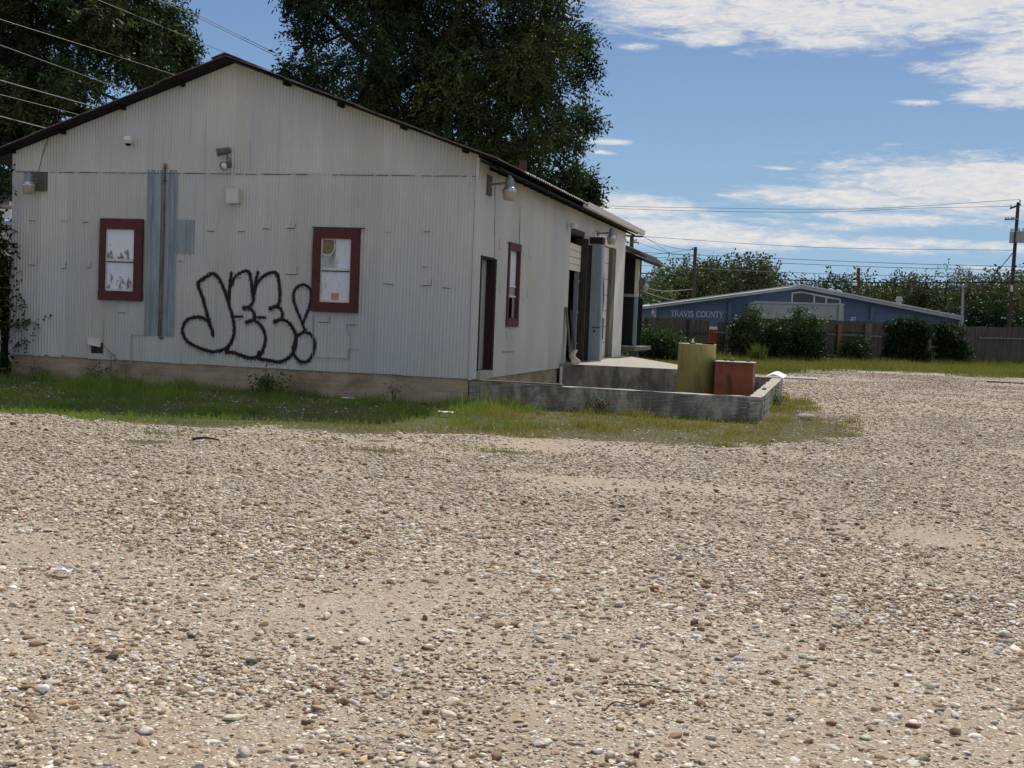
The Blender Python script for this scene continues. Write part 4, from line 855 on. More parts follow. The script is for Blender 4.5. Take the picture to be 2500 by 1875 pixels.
yard_lamp('yard_lamp', 'yard lamp on the teal post of the dark shed behind the warehouse', (.175, 17.9, 2.93), R(90), None, G_L, .20)

# ------------------------------------------------------------------ leaves, trees, shrubs
def leaf_quads(P, D, S, length, width, col):
    """rhombic leaves: point P, axis D, side S"""
    L = (D * length[:, None]); W = S * (width / 2)[:, None]; m = P + L * .45
    V = np.stack([P, m - W, P + L, m + W], 1).reshape(-1, 3)
    return V, np.arange(len(V)).reshape(-1, 4), np.repeat(col, 4, 0)
def unit(a): return a / (np.linalg.norm(a, axis=-1, keepdims=True) + 1e-9)
def sprays(c, r, n, k, length, width, droop, col, cvar=.25, squash=.8):
    """n drooping sprays of k leaflets through a clump of radius r"""
    u = unit(RNG.normal(size=(n, 3))); rad = RNG.random(n) ** .45
    p = np.asarray(c) + u * rad[:, None] * np.array([r, r, r * squash])
    d = unit(u * .8 + RNG.normal(size=(n, 3)) * .6 + np.array([0, 0, -droop]))
    ln = length * 3.0 * RNG.uniform(.6, 1.2, n)
    s = np.linspace(.1, 1, k); P = p[:, None] + d[:, None] * (ln[:, None] * s)[..., None]
    P[..., 2] -= (ln[:, None] * s ** 2) * .35 * droop
    side = unit(np.cross(d, RNG.normal(size=(n, 3)))); sg = np.where(np.arange(k) % 2, 1.0, -1.0)
    ax = unit(side[:, None] * sg[None, :, None] + d[:, None] * .75 + RNG.normal(size=(n, k, 3)) * .28 + np.array([0, 0, -droop * .5]))
    nrm = unit(np.cross(d[:, None] * np.ones((n, k, 1)), ax) + RNG.normal(size=(n, k, 3)) * .45)
    sd_ = unit(np.cross(ax, nrm)); m = n * k
    cc = np.asarray(col)[None] * (1 + RNG.normal(0, cvar, (n, 1))) * (1 + RNG.normal(0, .07, (n, 3)))
    cc = np.repeat(np.clip(cc, .004, 1), k, 0)
    return leaf_quads(P.reshape(m, 3), ax.reshape(m, 3), sd_.reshape(m, 3), length * RNG.uniform(.6, 1.25, m), width * RNG.uniform(.7, 1.25, m), cc)
def join(parts):
    V, F, C, o = [], [], [], 0
    for v, f, c in parts: V.append(v); F.append(f + o); C.append(c); o += len(v)
    return np.concatenate(V), np.concatenate(F), np.concatenate(C)
def pip(x, y, poly):
    p = np.array(poly); r = np.zeros(len(x), bool); j = len(p) - 1
    for i in range(len(p)):
        c = ((p[i, 1] > y) != (p[j, 1] > y)) & (x < (p[j, 0] - p[i, 0]) * (y - p[i, 1]) / (p[j, 1] - p[i, 1] + 1e-9) + p[i, 0]); r ^= c; j = i
    return r
def clumps_in(poly, dep, half, n, rmin, seed, sep=.75):
    """clump centres filling a crown whose outline (photo pixels) stands at distance dep, with real depth 'half' each way"""
    rg = np.random.default_rng(seed); p = np.array(poly, float); out = []; tries = 0
    while len(out) < n and tries < 40000:
        tries += 1; x, y = rg.uniform(p[:, 0].min(), p[:, 0].max()), rg.uniform(p[:, 1].min(), p[:, 1].max())
        if not pip(np.array([x]), np.array([y]), poly)[0]: continue
        c = CP(x, y, dep + rg.uniform(-half, half)); r = rmin * rg.uniform(.75, 1.35)
        if all(np.linalg.norm(c - q[0]) > sep * (r + q[1]) * .8 for q in out): out.append((c, r))
    return out
def tree(name, label, group, limbs, clumps, n, k, length, width, cols, droop=.5, cvar=.25, twig=.05, base=None, squash=.8):
    b0 = np.array(base if base is not None else limbs[0][0][0]); t = thing(name, label, 'tree', (b0[0], b0[1], 0), group)
    mb = MB(); nodes = []
    for pts, r0, r1 in limbs:
        p = smooth_pts(pts, 6); rs = np.linspace(r0, r1, len(p)) * (1 + .08 * np.sin(np.arange(len(p)) * 2.3)); mb.tube(p, list(rs), 9); nodes += [(q, r) for q, r in zip(p, rs)]
    NP = np.array([q for q, _ in nodes])
    for c, r in clumps:                                   # a branch from the nearest limb into every clump, forking inside it
        d = np.linalg.norm(NP - c, axis=1) + np.maximum(0, NP[:, 2] - c[2]) * 1.5; i = int(np.argmin(d)); s_ = NP[i]; rr = min(nodes[i][1] * .6, twig * 1.6)
        md = (s_ + c) / 2 + np.array([0, 0, -.06 * np.linalg.norm(c - s_)]) + RNG.normal(size=3) * .15; mb.tube([s_, md, c], [rr, rr * .7, rr * .4], 6, cap=False)
        for q in range(4):
            e = c + unit(RNG.normal(size=3)) * r * .8; mb.tube([c, (c + e) / 2 + RNG.normal(size=3) * .08, e], [rr * .4, rr * .25, .008], 5, cap=False)
    mb.build('trunk', BARK, t, smooth=True)
    parts = []
    for c, r in clumps:
        col = np.array(cols[RNG.integers(len(cols))]) * RNG.uniform(.6, 1.4); m = max(6, int(n * RNG.uniform(.6, 1.3))); parts.append(sprays(c, r, m, k, length, width, droop, col, cvar, squash))
    V, F, C = join(parts); mesh_np('crown', V, F, LEAF, t, col=C)
    return t
GT = 'large trees behind the tin warehouse'
G1, G2, G3, G4 = (.044, .066, .024), (.060, .078, .024), (.088, .078, .026), (.032, .052, .021)
# tall central tree
dp = 44.0; q = lambda x, y, d=0: CP(x, y, dp + d)
base = q(880, 850)
limbs = [([base * [1, 1, 0], q(892, 420), q(906, 262), q(925, 160), q(945, 60), q(960, -60, 1), q(975, -220, 1)], .55, .16),
         ([q(906, 262), q(1000, 180, -1), q(1060, 130, -1.5), q(1110, 60, -2), q(1130, -40, -2)], .26, .08),
         ([q(892, 420), q(1010, 330, 1), q(1130, 240, 1.5), q(1230, 170, 1.5), q(1290, 110, 1), q(1330, 40, 1), q(1360, -40, 1)], .28, .06),
         ([q(1230, 170, 1.5), q(1290, 128, .5), q(1345, 113, 0), (q(1420, 120, 0))], .12, .04),
         ([q(890, 440), q(1050, 400, -1), q(1200, 370, -1), q(1320, 330, -1), q(1390, 300, -1)], .24, .05),
         ([q(925, 160), q(850, 90, 1), q(800, 40, 1.5), q(760, 0, 1.5)], .18, .05),
         ([q(900, 330), q(830, 250, -1), q(770, 215, -1), q(715, 190, -1)], .14, .03),
         ([q(892, 440), q(1150, 470, 1), q(1330, 470, 1), q(1425, 470, 1)], .16, .03)]
poly = [(790, -20), (785, 60), (800, 110), (850, 150), (870, 230), (910, 330), (1010, 385), (1130, 440), (1280, 480), (1335, 410), (1310, 345), (1355, 300), (1380, 240), (1375, 140), (1345, 40), (1330, -60), (1300, -260), (1100, -380), (880, -300), (780, -120)]
cl = clumps_in(poly, dp, 3.6, 132, .95, 4, .62)
cl += [(q(712, 165, -1), .45), (q(740, 180, -1), .5), (q(752, 10, 1), .6), (q(760, 75, 1), .6), (q(1425, 445, 1), .42), (q(1418, 485, 1), .5), (q(1395, 505, 1), .6), (q(1440, 465, 1), .3), (q(720, -5, 1), .35), (q(790, 170, 0), .5), (q(820, 250, 0), .5), (q(1395, 340, 0), .45), (q(1385, 420, 0), .5), (q(1372, 460, 0), .55), (q(1340, 490, 0), .6), (q(1425, 290, 0), .4), (q(1425, 160, 0), .45), (q(1420, 95, 0), .4)]
tree('pecan_tree', 'tall dense dark green tree rising above the right slope of the warehouse roof', GT, limbs, cl, 105, 9, .21, .072, [G1, G1, G4, G4, G2], .55, .3)
# left tree, more open, with heavy bare limbs
dp = 41.0; base = q(395, 850)
limbs = [([base * [1, 1, 0], q(392, 400), q(366, 222), q(330, 158), q(290, 128), q(217, 104), q(160, 92), q(90, 100)], .52, .16),
         ([q(320, 148), q(303, 98), q(286, 45), q(255, 10), q(230, -80)], .26, .10), ([q(160, 92), q(130, 40, 1), q(110, -30, 1)], .14, .05),
         ([q(392, 400), q(250, 300, 1), q(120, 250, 1), q(10, 240, 1), q(-80, 200, 1)], .25, .05), ([q(0, 150, -1), q(40, 125, -1), (q(90, 100))], .10, .12),
         ([q(303, 98), q(370, 60, 1), q(410, 40, 1)], .10, .03), ([q(350, 200), q(400, 160, -.5), q(430, 130, -.5)], .08, .03)]
poly = [(-200, 420), (20, 400), (120, 310), (240, 225), (270, 190), (310, 190), (365, 165), (400, 140), (408, 105), (390, 60), (370, 20), (355, -60), (270, -250), (0, -320), (-250, -150)]
cl = clumps_in(poly, dp, 3.4, 165, .85, 9, .46)
cl += [(q(440, 130), .4), (q(432, 90), .45), (q(420, 50), .45), (q(425, 165), .4), (q(405, 15), .5), (q(400, 120), .5), (q(395, 165), .45), (q(448, 108), .3), (q(380, 90), .5), (q(350, 40), .5)]; hole = [(290, 75, 22), (180, 70, 22), (30, 190, 18), (150, 235, 18), (320, 185, 16)]
def inhole(c):
    d = c - CAM; z = CMN.T @ d; px, py = 1250 + FPX * z[0] / -z[2], 937.5 - FPX * z[1] / -z[2]
    return any(math.hypot(px - a, py - b) < r for a, b, r in hole)
cl = [c for c in cl if not inhole(c[0])]
tree('pecan_tree', 'open crowned tree with heavy dark limbs behind the left slope of the warehouse roof', GT, limbs, cl, 84, 9, .20, .068, [G1, G1, G2, G4, G1], .6, .3)
# low dark thicket beyond the left end
dp = 36.0; base = q(-40, 900)
cl = clumps_in([(-260, 420), (10, 400), (20, 500), (22, 850), (-260, 850)], dp, 2.2, 40, .8, 12, .6)
tree('thicket_tree', 'low dark tree standing past the left end of the warehouse', None, [([base * [1, 1, 0], q(-45, 700), q(-60, 520)], .18, .06)], cl, 110, 8, .17, .06, [G4, G1], .4, .3)
# the belt of separate trees behind the blue building
GB = 'trees behind the blue building'
O1, O2, O3, O4, OY = (.074, .096, .042), (.092, .096, .044), (.064, .096, .042), (.046, .074, .036), (.26, .19, .035)
def far_tree(label, px, top, half_w, dep, cols, n=34, r=1.15, leaf=.36, cnt=46, open_=1.0, bot=860):
    top += 24; c = [px, top]; poly = [(px - half_w * .55, top + 8), (px, top), (px + half_w * .6, top + 12), (px + half_w, top + 45), (px + half_w * .95, min(bot, top + 170)), (px - half_w * .95, min(bot, top + 170)), (px - half_w, top + 50)]
    g = lambda x, y, d=0: CP(x, y, dep + d); b = g(px, 830) * [1, 1, 0]; hh = top
    limbs = [([b, g(px + 4, 780), g(px - 3, (top + 780) / 2), g(px + 2, top + 25)], .22, .05), ([g(px, (top + 800) / 2 + 20), g(px - half_w * .4, top + 70), g(px - half_w * .6, top + 40)], .10, .03), ([g(px, (top + 800) / 2 + 10), g(px + half_w * .4, top + 70, 1), g(px + half_w * .6, top + 45, 1)], .10, .03)]
    return tree('belt_tree', label, GB, limbs, clumps_in(poly, dep, 2.6, n, r, int(px), .6), int(cnt * open_), 5, leaf, leaf * .5, cols, .15, .22, .06, squash=.85)
far_tree('thin pale green tree beside the open shed seen against the sky', 1590, 660, 48, 100, [O3, (.11, .13, .06)], 18, .95, .26, 30)
far_tree('round bright green tree behind the nearer dark utility pole', 1660, 640, 70, 106, [O3, O1, (.085, .12, .036)], 40, 1.3, .32, 80)
far_tree('broad green tree between the utility pole and the blue roof', 1745, 634, 60, 104, [O1, O3, O2], 40, 1.3, .32, 80)
far_tree('broad bushy olive brown tree left of the blue building peak', 1835, 636, 62, 101, [O2, O2, (.125, .108, .048), O1], 44, 1.35, .32, 90)
far_tree('feathery olive tree just right of the blue building peak', 1985, 668, 66, 108, [O2, O1], 34, 1.25, .30, 55)
far_tree('open topped tree left of the slim pole with the white box', 2060, 655, 50, 106, [O1, O4], 26, 1.1, .30, 42)
far_tree('small dark olive tree right of the slim pole with the white box', 2185, 668, 50, 110, [O1, O4, O2], 30, 1.2, .30, 55)
far_tree('low yellow leaved tree behind the blue roof', 2150, 722, 42, 96, [OY, (.20, .17, .04), (.14, .13, .04)], 22, .85, .28, 60)
far_tree('dark green tree behind the right end of the blue roof', 2240, 672, 48, 103, [O4, O1], 30, 1.2, .30, 60)
far_tree('tallest airy tree with sparse branches right of the blue building', 2312, 634, 46, 98, [O1, (.10, .10, .05)], 24, .85, .24, 24)
far_tree('airy half bare tree left of the tall utility pole', 2375, 655, 42, 104, [O2, (.11, .10, .05)], 20, .9, .26, 24)
far_tree('full olive tree low behind the fence by the tall utility pole', 2415, 682, 66, 95, [O1, O2], 44, 1.3, .32, 80)
far_tree('round very dark evergreen bush behind the fence near the tall utility pole', 2400, 738, 58, 86, [(.022, .042, .020)], 44, 1.0, .26, 110)
far_tree('olive tree at the right edge past the tall utility pole', 2530, 660, 60, 100, [O1, O2], 36, 1.3, .32, 60)
# the far wood behind them reads as one mass
parts = []
for k in range(330):
    px = RNG.uniform(1380, 2900); d = RNG.uniform(114, 135); tp = 702 + 14 * math.sin(px / 70) + RNG.uniform(0, 26); y = RNG.uniform(tp, 840)
    parts.append(sprays(CP(px, y, d), 2.2, 60, 5, .42, .22, .1, np.array([O1, O2, O4, O3][k % 4]) * RNG.uniform(.6, 1.0), .2))
for k in range(150):
    px = RNG.uniform(-700, 1380); d = RNG.uniform(95, 120); y = RNG.uniform(690, 800)
    parts.append(sprays(CP(px, y, d), 2.4, 40, 5, .45, .24, .1, np.array([O1, O4][k % 2]) * RNG.uniform(.6, 1.0), .2))
V, F, C = join(parts); tag(mesh_np('far_wood', V, F, LEAF, col=C), 'far olive wood closing the view behind the separate trees', 'wood', kind='stuff')

# ------------------------------------------------------------------ old board fence, seen from its rail side
def fence_at(px, lo=45, hi=110):
    d = ray(px, 790); d = d / (d @ FWD)
    for _ in range(50):
        m = (lo + hi) / 2; p = CAM + d * m
        if p[1] < fence_y(p[0]): lo = m
        else: hi = m
    return CAM + d * hi, hi
def fence_pt(px, py, off=0.0):
    d = ray(px, py); dd = fence_at(px)[1] + off; return CAM + d * (dd / (d @ FWD))
def fence(label, px0, px1, tops, rails, posts, mats=(FENCE_W, FENCE_P), jitter=.035, gaps=()):
    b0 = fence_at((px0 + px1) / 2)[0]; t = thing('board_fence', label, 'fence', (b0[0], b0[1], 0), 'sections of the old board fence')
    A, B = fence_at(px0)[0], fence_at(px1)[0]; L = np.linalg.norm((B - A)[:2]); n = int(L / .145); mb = MB()
    for k in range(n):
        px = px0 + (px1 - px0) * (k + .5) / n
        if any(g0 < px < g1 for g0, g1 in gaps): continue
        a = A + (B - A) * (k / n); b = A + (B - A) * ((k + .94) / n); zt = fence_pt(px, np.interp(px, [q[0] for q in tops], [q[1] for q in tops]))[2] + random.uniform(-jitter, jitter)
        nrm = np.array([(B - A)[1], -(B - A)[0], 0]) / L; o1 = nrm * random.uniform(-.008, .008)
        ln = random.uniform(-.012, .012); a_, b_ = a * [1, 1, 0] + o1, b * [1, 1, 0] + o1; sh = (B - A) / L * ln * [1, 1, 0]
        mb.prism([a_, b_, b_ + sh + [0, 0, zt + random.uniform(-.02, .02)], a_ + sh + [0, 0, zt]], -nrm * .018)
    mb.build('boards', mats[0], t)
    nrm = np.array([(B - A)[1], -(B - A)[0], 0]) / L
    for x0, y0, x1, y1 in rails:
        a, b = fence_pt(x0, y0), fence_pt(x1, y1); mb = MB(); mb.bar(a + nrm * .05, b + nrm * .05, .05, .09); mb.build('rail', mats[1] if random.random() < .5 else FENCE_W, t)
    for x0, y0, w, m in posts:
        a = fence_pt(x0, y0) + nrm * .13; b = a * [1, 1, 0]; hw = w / 2 / FPX * 62; mb = MB(); mb.box(b[0] - hw, b[0] + hw, b[1] - hw, b[1] + hw, -.05, a[2]); mb.build('post', m, t)
    return t
random.seed(21)
fence('dark board fence section beside the open shed, left of the yellow tank', 1500, 1733, [(1500, 772), (1560, 778), (1590, 774), (1690, 779), (1733, 783)], [(1560, 798, 1618, 801), (1615, 806, 1730, 811), (1560, 850, 1730, 858)], [(1568, 783, 9, FENCE_W), (1578, 780, 8, WOOD_D), (1685, 777, 8, FENCE_W)])
fence('short fence piece with two boards and a pale post between gaps', 1752, 1772, [(1752, 783), (1772, 786)], [(1740, 810, 1775, 813)], [(1774, 793, 7, FENCE_P)])
fence('board fence section almost hidden behind the big leafy shrub', 1790, 2000, [(1790, 784), (2000, 788)], [(1790, 813, 1990, 820)], [(1850, 800, 8, FENCE_W)])
fence('board fence section braced with grey frames and one ochre stained post', 2000, 2172, [(2000, 784), (2090, 783), (2172, 788)], [(2015, 806, 2110, 809), (1990, 814, 2150, 822), (1985, 866, 2040, 868)], [(2015, 803, 7, FENCE_W), (2047, 791, 9, OCHRE_W), (2112, 791, 6, FENCE_P), (2120, 790, 8, FENCE_P)])
fence('vine covered board fence section with two pale leaning posts', 2172, 2370, [(2172, 794), (2290, 796), (2370, 799)], [(2240, 845, 2290, 847), (2300, 850, 2350, 852)], [(2267, 808, 6, FENCE_P), (2351, 798, 8, FENCE_P)])
fence('right hand board fence section with one long dark rail', 2370, 2780, [(2370, 797), (2500, 800), (2780, 812)], [(2388, 825, 2600, 829)], [(2352, 800, 5, FENCE_P), (2600, 800, 8, FENCE_W)], jitter=.02)
# something red and white beyond the missing board
a, b = fence_pt(1733, 806, 3.0), fence_pt(1756, 840, 3.0); t = thing('red_cabinet', 'red and white cabinet glimpsed through the missing fence board', 'cabinet', (a[0], a[1], 0))
mb = MB(); mb.prism([a * [1, 1, 0], b * [1, 1, 0], b * [1, 1, 0] + [0, 0, a[2] + .04], a * [1, 1, 0] + [0, 0, a[2] + .04]], FWD * .45); mb.build('body', REDTHING, t)
mb = MB(); mb.prism([a * [1, 1, 0] + [0, 0, a[2] + .041], b * [1, 1, 0] + [0, 0, a[2] + .041], b * [1, 1, 0] + [0, 0, a[2] + .18], a * [1, 1, 0] + [0, 0, a[2] + .18]], FWD * .45); mb.build('top', WHITEP, t)

# shrubs and vines on the fence line
def shrub(name, label, cat, px0, px1, y0, y1, off, n, r, cnt, length, width, cols, tall=(), droop=.3, half=.7, group=None, ragged=False):
    c = fence_at((px0 + px1) / 2)[0]; t = thing(name, label, cat, (c[0], c[1], 0), group); dp = fence_at((px0 + px1) / 2)[1] - off; parts = []; mb = MB(); rg = np.random.default_rng(int(px0))
    for k in range(n):
        px, py = rg.uniform(px0, px1), y0 + (y1 - y0) * rg.random() ** .9
        edge = min(px - px0, px1 - px) / (px1 - px0) * 2; py = py + rg.uniform(-4, 10) * (1 - edge) if ragged else max(py, y0 + (y1 - y0) * .45 * (1 - min(1, edge * 2.2)))
        p = CP(px, py, dp + rg.uniform(-half, half)); parts.append(sprays(p, r, cnt, 6, length, width, droop, np.array(cols[k % len(cols)]) * rg.uniform(.7, 1.3), .25))
        if k % 3 == 0: g = CP((px0 + px1) / 2 + (px - (px0 + px1) / 2) * .6, y1, dp) * [1, 1, 0]; mb.tube([g, (g + p) / 2 + [0, 0, .2], p], [.025, .018, .008], 5)
    for pts in tall:
        P = [CP(x, y, dp - .3) for x, y in pts]; mb.tube(P, list(np.linspace(.022, .006, len(P))), 5); sp = smooth_pts(P, 5)
        for s_ in sp[len(sp) // 4:]: parts.append(sprays(s_, .16, 7, 6, length * 1.1, width * 1.1, droop + .3, np.array(cols[0]) * 1.35, .2))
    mb.build('stems', BARK, t); V, F, C = join(parts); mesh_np('foliage', V, F, LEAF, t, col=C); return t
S1, S2, S3 = (.046, .076, .026), (.026, .045, .018), (.085, .092, .030)
shrub('shrub', 'big leafy shrub with tall arching sprays hiding the middle of the fence', 'shrub', 1800, 1998, 790, 886, 1.0, 110, .22, 32, .16, .07, [S1, S2, S2, (.06, .09, .03)], [[(1835, 860), (1842, 800), (1846, 770), (1840, 752)], [(1905, 870), (1920, 800), (1938, 765), (1962, 756)], [(1925, 860), (1950, 800), (1985, 772), (1998, 780)], [(1900, 850), (1895, 820), (1905, 800)]])
shrub('shrub', 'yellowing shrub at the left of the big leafy one, topping the fence', 'shrub', 1790, 1850, 788, 845, .5, 14, .28, 34, .18, .08, [S3, S2])
shrub('shrub', 'low weedy shrub growing between the open shed and the dark fence', 'shrub', 1530, 1655, 815, 886, 7.0, 30, .26, 34, .20, .06, [S1, S2, (.075, .10, .035)], [[(1600, 870), (1610, 830), (1622, 806)], [(1575, 870), (1572, 820), (1580, 800)], [(1640, 875), (1650, 845), (1662, 830)]])
shrub('fence_vine', 'dark green vine heaped over the fence left of the leaning post', 'vine', 2150, 2266, 788, 874, .35, 120, .15, 26, .12, .075, [S2, S2, (.036, .056, .022)], [[(2190, 800), (2196, 788), (2204, 782)], [(2230, 800), (2240, 788), (2250, 784)]], half=.10, ragged=True)
shrub('fence_vine', 'dark green vine covering the fence right of the leaning post', 'vine', 2276, 2346, 796, 884, .35, 74, .15, 24, .12, .075, [S2, (.032, .050, .021)], [[(2300, 808), (2306, 797), (2318, 792)], [(2352, 830), (2362, 850), (2366, 870)]], half=.10, ragged=True)
shrub('shrub', 'small weedy plant at the foot of the grey framed fence section', 'shrub', 2065, 2108, 830, 880, .7, 12, .3, 34, .16, .07, [S1, S2])
# clump of tall bright grass
c = CP(1848, 880, 57); n = 260; x, y = c[0] + RNG.normal(0, .18, n), c[1] + RNG.normal(0, .22, n)
V, F, C = blades(x, y, 0 * x, RNG.uniform(.4, 1.0, n), RNG.uniform(.02, .035, n), RNG.uniform(.05, .45, n), np.array([[.085, .13, .035]]) * RNG.uniform(.7, 1.2, (n, 1)))
tag(mesh_np('tall_grass_clump', V, F, GRASS, col=C), 'clump of tall bright green grass in front of the big leafy shrub', 'plant')

# ------------------------------------------------------------------ blue county building beyond the fence
BD = 78.0
def B(px, py, off=0.0): return CP(px, py, BD - off)
b0 = B(1957, 700); t = thing('blue_building', 'long low blue building with grey roof trim and silver TRAVIS COUNTY lettering', 'building', (b0[0], b0[1], 0))
def wallpoly(pts, off, th, name, m, par, bevel=0):
    mb = MB(); mb.prism([B(x, y, off) for x, y in pts][::-1], FWD * th); return mb.build(name, m, par, bevel=bevel)
def down(p): return np.array([p[0], p[1], -.1])
mb = MB(); P = [B(1596, 752), B(1957, 704), B(2347, 781)]; mb.prism([down(P[0]), P[0], P[1], P[2], down(P[2])], FWD * 24); mb.build('wall', BLUE, t)
mb = MB()
for a, b in (((1586, 750), (1957, 701)), ((1957, 701), (2354, 780))):
    A, Bq = B(*a, .5), B(*b, .5); mb.prism([A - [0, 0, .08], Bq - [0, 0, .08], Bq + [0, 0, .10], A + [0, 0, .10]], FWD * 25.2)
rf2 = mb.build('roof', GREYTRIM, t)
mb = MB()
for a, b in (((1586, 744), (1957, 695)), ((1957, 695), (2354, 774))):
    A, Bq = B(*a, .56), B(*b, .56); mb.prism([A - [0, 0, .03], Bq - [0, 0, .03], Bq + [0, 0, .05], A + [0, 0, .05]], FWD * .06)
mb.build('roof_edge', LETTERS, rf2)
for px, py, w, h in ((2195, 739, 13, 14),):
    mb = MB(); c = CP(px, py, BD + 5); mb.box(c[0] - .18, c[0] + .18, c[1] - .18, c[1] + .18, c[2] - .5, c[2] + .12); mb.box(c[0] - .24, c[0] + .24, c[1] - .24, c[1] + .24, c[2] + .121, c[2] + .22); mb.box(c[0] - .19, c[0] + .19, c[1] - .19, c[1] + .19, c[2] + .221, c[2] + .42); mb.build('roof_vent', TRANSF, rf2)
for px, py in ((2028, 710), (2046, 713)):
    mb = MB(); c = CP(px, py, BD + 4); mb.lathe([(0, .16), (.18, .13), (.28, .03), (.28, -.4)], c, 12); mb.build('roof_ventilator', GREYTRIM, rf2)
wp = [(1934, 739), (1935, 716), (1956, 713.5), (2051, 731), (2050, 742)]
fr = wallpoly([(1932, 740), (1933, 714.5), (1956, 711.5), (2053, 729.5), (2052, 743)], .06, .05, 'window', SIGNWHITE, t)
for poly_ in ([(1935.5, 738), (1936.5, 717), (1956, 714.5), (1986.5, 720.5), (1986, 739)], [(1990, 739.5), (1990.5, 721.5), (2015.5, 726.5), (2015, 740.5)], [(2019, 740.5), (2019.5, 727.5), (2049.5, 732.5), (2049, 741)]):
    wallpoly(poly_, .09, .028, 'pane', DARKGLASS, fr)
cn = wallpoly([(1841, 777), (1840, 737), (2061, 743), (2060, 782)], 2.2, 2.15, 'canopy', CANOPY, t)
wallpoly([(1839, 739.5), (1839, 735), (2062, 741), (2062, 745.5)], 2.26, .055, 'canopy_edge', GREYTRIM, cn)
for px in (2052, 1850): mb = MB(); a = B(px, 770, 2.30); mb.box(a[0] - .11, a[0] + .11, a[1] - .11, a[1] + .11, -.05, B(px, 742, 2.3)[2]); mb.build('canopy_post', GREYTRIM, t)
wallpoly([(1868, 795), (1868, 778), (1916, 779), (1916, 795)], .05, .045, 'dark_opening', DARKGLASS, t)
fr = wallpoly([(1795, 800), (1795, 776.5), (1832, 777.5), (1832, 800)], .05, .045, 'window', SIGNWHITE, t); wallpoly([(1797, 799), (1797, 779), (1830, 780), (1830, 799)], .08, .028, 'pane', DARKGLASS, fr)
for px, y0, m in ((1783, 736, BLUE), (2130, 747, BLUE), (1598, 752, GREYTRIM), (2345, 783, GREYTRIM)):
    mb = MB(); a = B(px, y0, .12); w = .10 if m is BLUE else .13; mb.box(a[0] - w, a[0] + w, a[1] - .10, a[1] + .06, -.05, a[2]); mb.build('downpipe', m, t)
mb = MB(); a = B(1594, 762, .30); mb.lathe([(0, .14), (.07, .12), (.09, .0), (.07, -.10), (0, -.14)], a, 12); mb.build('flood_lamp', WHITEPL, t)
mb = MB(); a = B(2350, 782, .30); mb.lathe([(0, .12), (.07, .10), (.09, .0), (.07, -.10), (0, -.12)], a, 12); mb.build('flood_lamp', WHITEPL, t)
# serifed letters, one part each
GLY = {'T': ([[(.5, 0), (.5, 1)]], [[(.05, 1), (.95, 1)]], [(.5, 0), (.05, .93), (.95, .93)], .9), 'R': ([[(.2, 0), (.2, 1)], [(.5, .48), (.95, 0)]], [[(.2, 1), (.55, 1), (.72, .9), (.75, .75), (.7, .58), (.5, .5), (.2, .5)]], [(.2, 0), (.12, 1)], 1.0),
       'A': ([[(.5, 1), (.9, 0)]], [[(.5, 1), (.12, 0)], [(.25, .36), (.75, .36)]], [(.12, 0), (.9, 0)], 1.0), 'V': ([[(.1, 1), (.5, 0)]], [[(.9, 1), (.5, 0)]], [(.1, 1), (.9, 1)], 1.0), 'I': ([[(.5, 0), (.5, 1)]], [], [(.5, 0), (.5, 1)], .5),
       'S': ([[(.68, .82), (.58, .97), (.35, 1), (.16, .88), (.16, .70), (.35, .56), (.6, .45), (.74, .28), (.68, .08), (.42, 0), (.2, .05), (.12, .22)]], [], [], .82), 'C': ([[(.9, .8), (.75, .96), (.5, 1), (.22, .86), (.1, .5), (.22, .14), (.5, 0), (.75, .04), (.92, .2)]], [], [], 1.05),
       'O': ([[(.5, 1), (.2, .86), (.08, .5), (.2, .14), (.5, 0), (.8, .14), (.92, .5), (.8, .86), (.5, 1)]], [], [], 1.1), 'U': ([[(.2, 1), (.2, .3), (.3, .06), (.52, 0)]], [[(.52, 0), (.75, .06), (.85, .3), (.85, 1)]], [(.2, 1), (.85, 1)], 1.05),
       'N': ([[(.15, 1), (.85, 0)]], [[(.15, 0), (.15, 1)], [(.85, 0), (.85, 1)]], [(.15, 0), (.13, 1), (.85, 1)], 1.05), 'Y': ([[(.1, 1), (.5, .45)], [(.5, .45), (.5, 0)]], [[(.9, 1), (.5, .45)]], [(.1, 1), (.9, 1), (.5, 0)], 1.0)}
A0, A1 = B(1637, 772, .05), B(1766, 775.5, .05); H_ = .36; tot = sum(GLY[c][3] if c != ' ' else .5 for c in 'TRAVIS COUNTY'); ux_ = A1 - A0; ul = np.linalg.norm(ux_); ux_ = ux_ / ul; sx_ = ul / tot; cur = 0
for ch in 'TRAVIS COUNTY':
    if ch == ' ': cur += .5; continue
    thick, thin, ser, wd_ = GLY[ch]; mb = MB(); g = lambda p: A0 + ux_ * (cur + p[0] * wd_) * sx_ + np.array([0, 0, p[1] * H_])
    for grp, w in ((thick, .058), (thin, .036)):
        for pl_ in grp:
            for k, (a, b) in enumerate(zip(pl_[:-1], pl_[1:])): d_ = g(b) - g(a); d_ = d_ / np.linalg.norm(d_) * .012; mb.bar(g(a) - d_ - FWD * .002 * k, g(b) + d_ - FWD * .002 * k, w, .03, up=tuple(FWD))
    for p in ser: mb.bar(g(p) - ux_ * .06 - FWD * .01, g(p) + ux_ * .06 - FWD * .01, .03, .03, up=tuple(FWD))
    mb.build('letter', LETTERS, t); cur += wd_
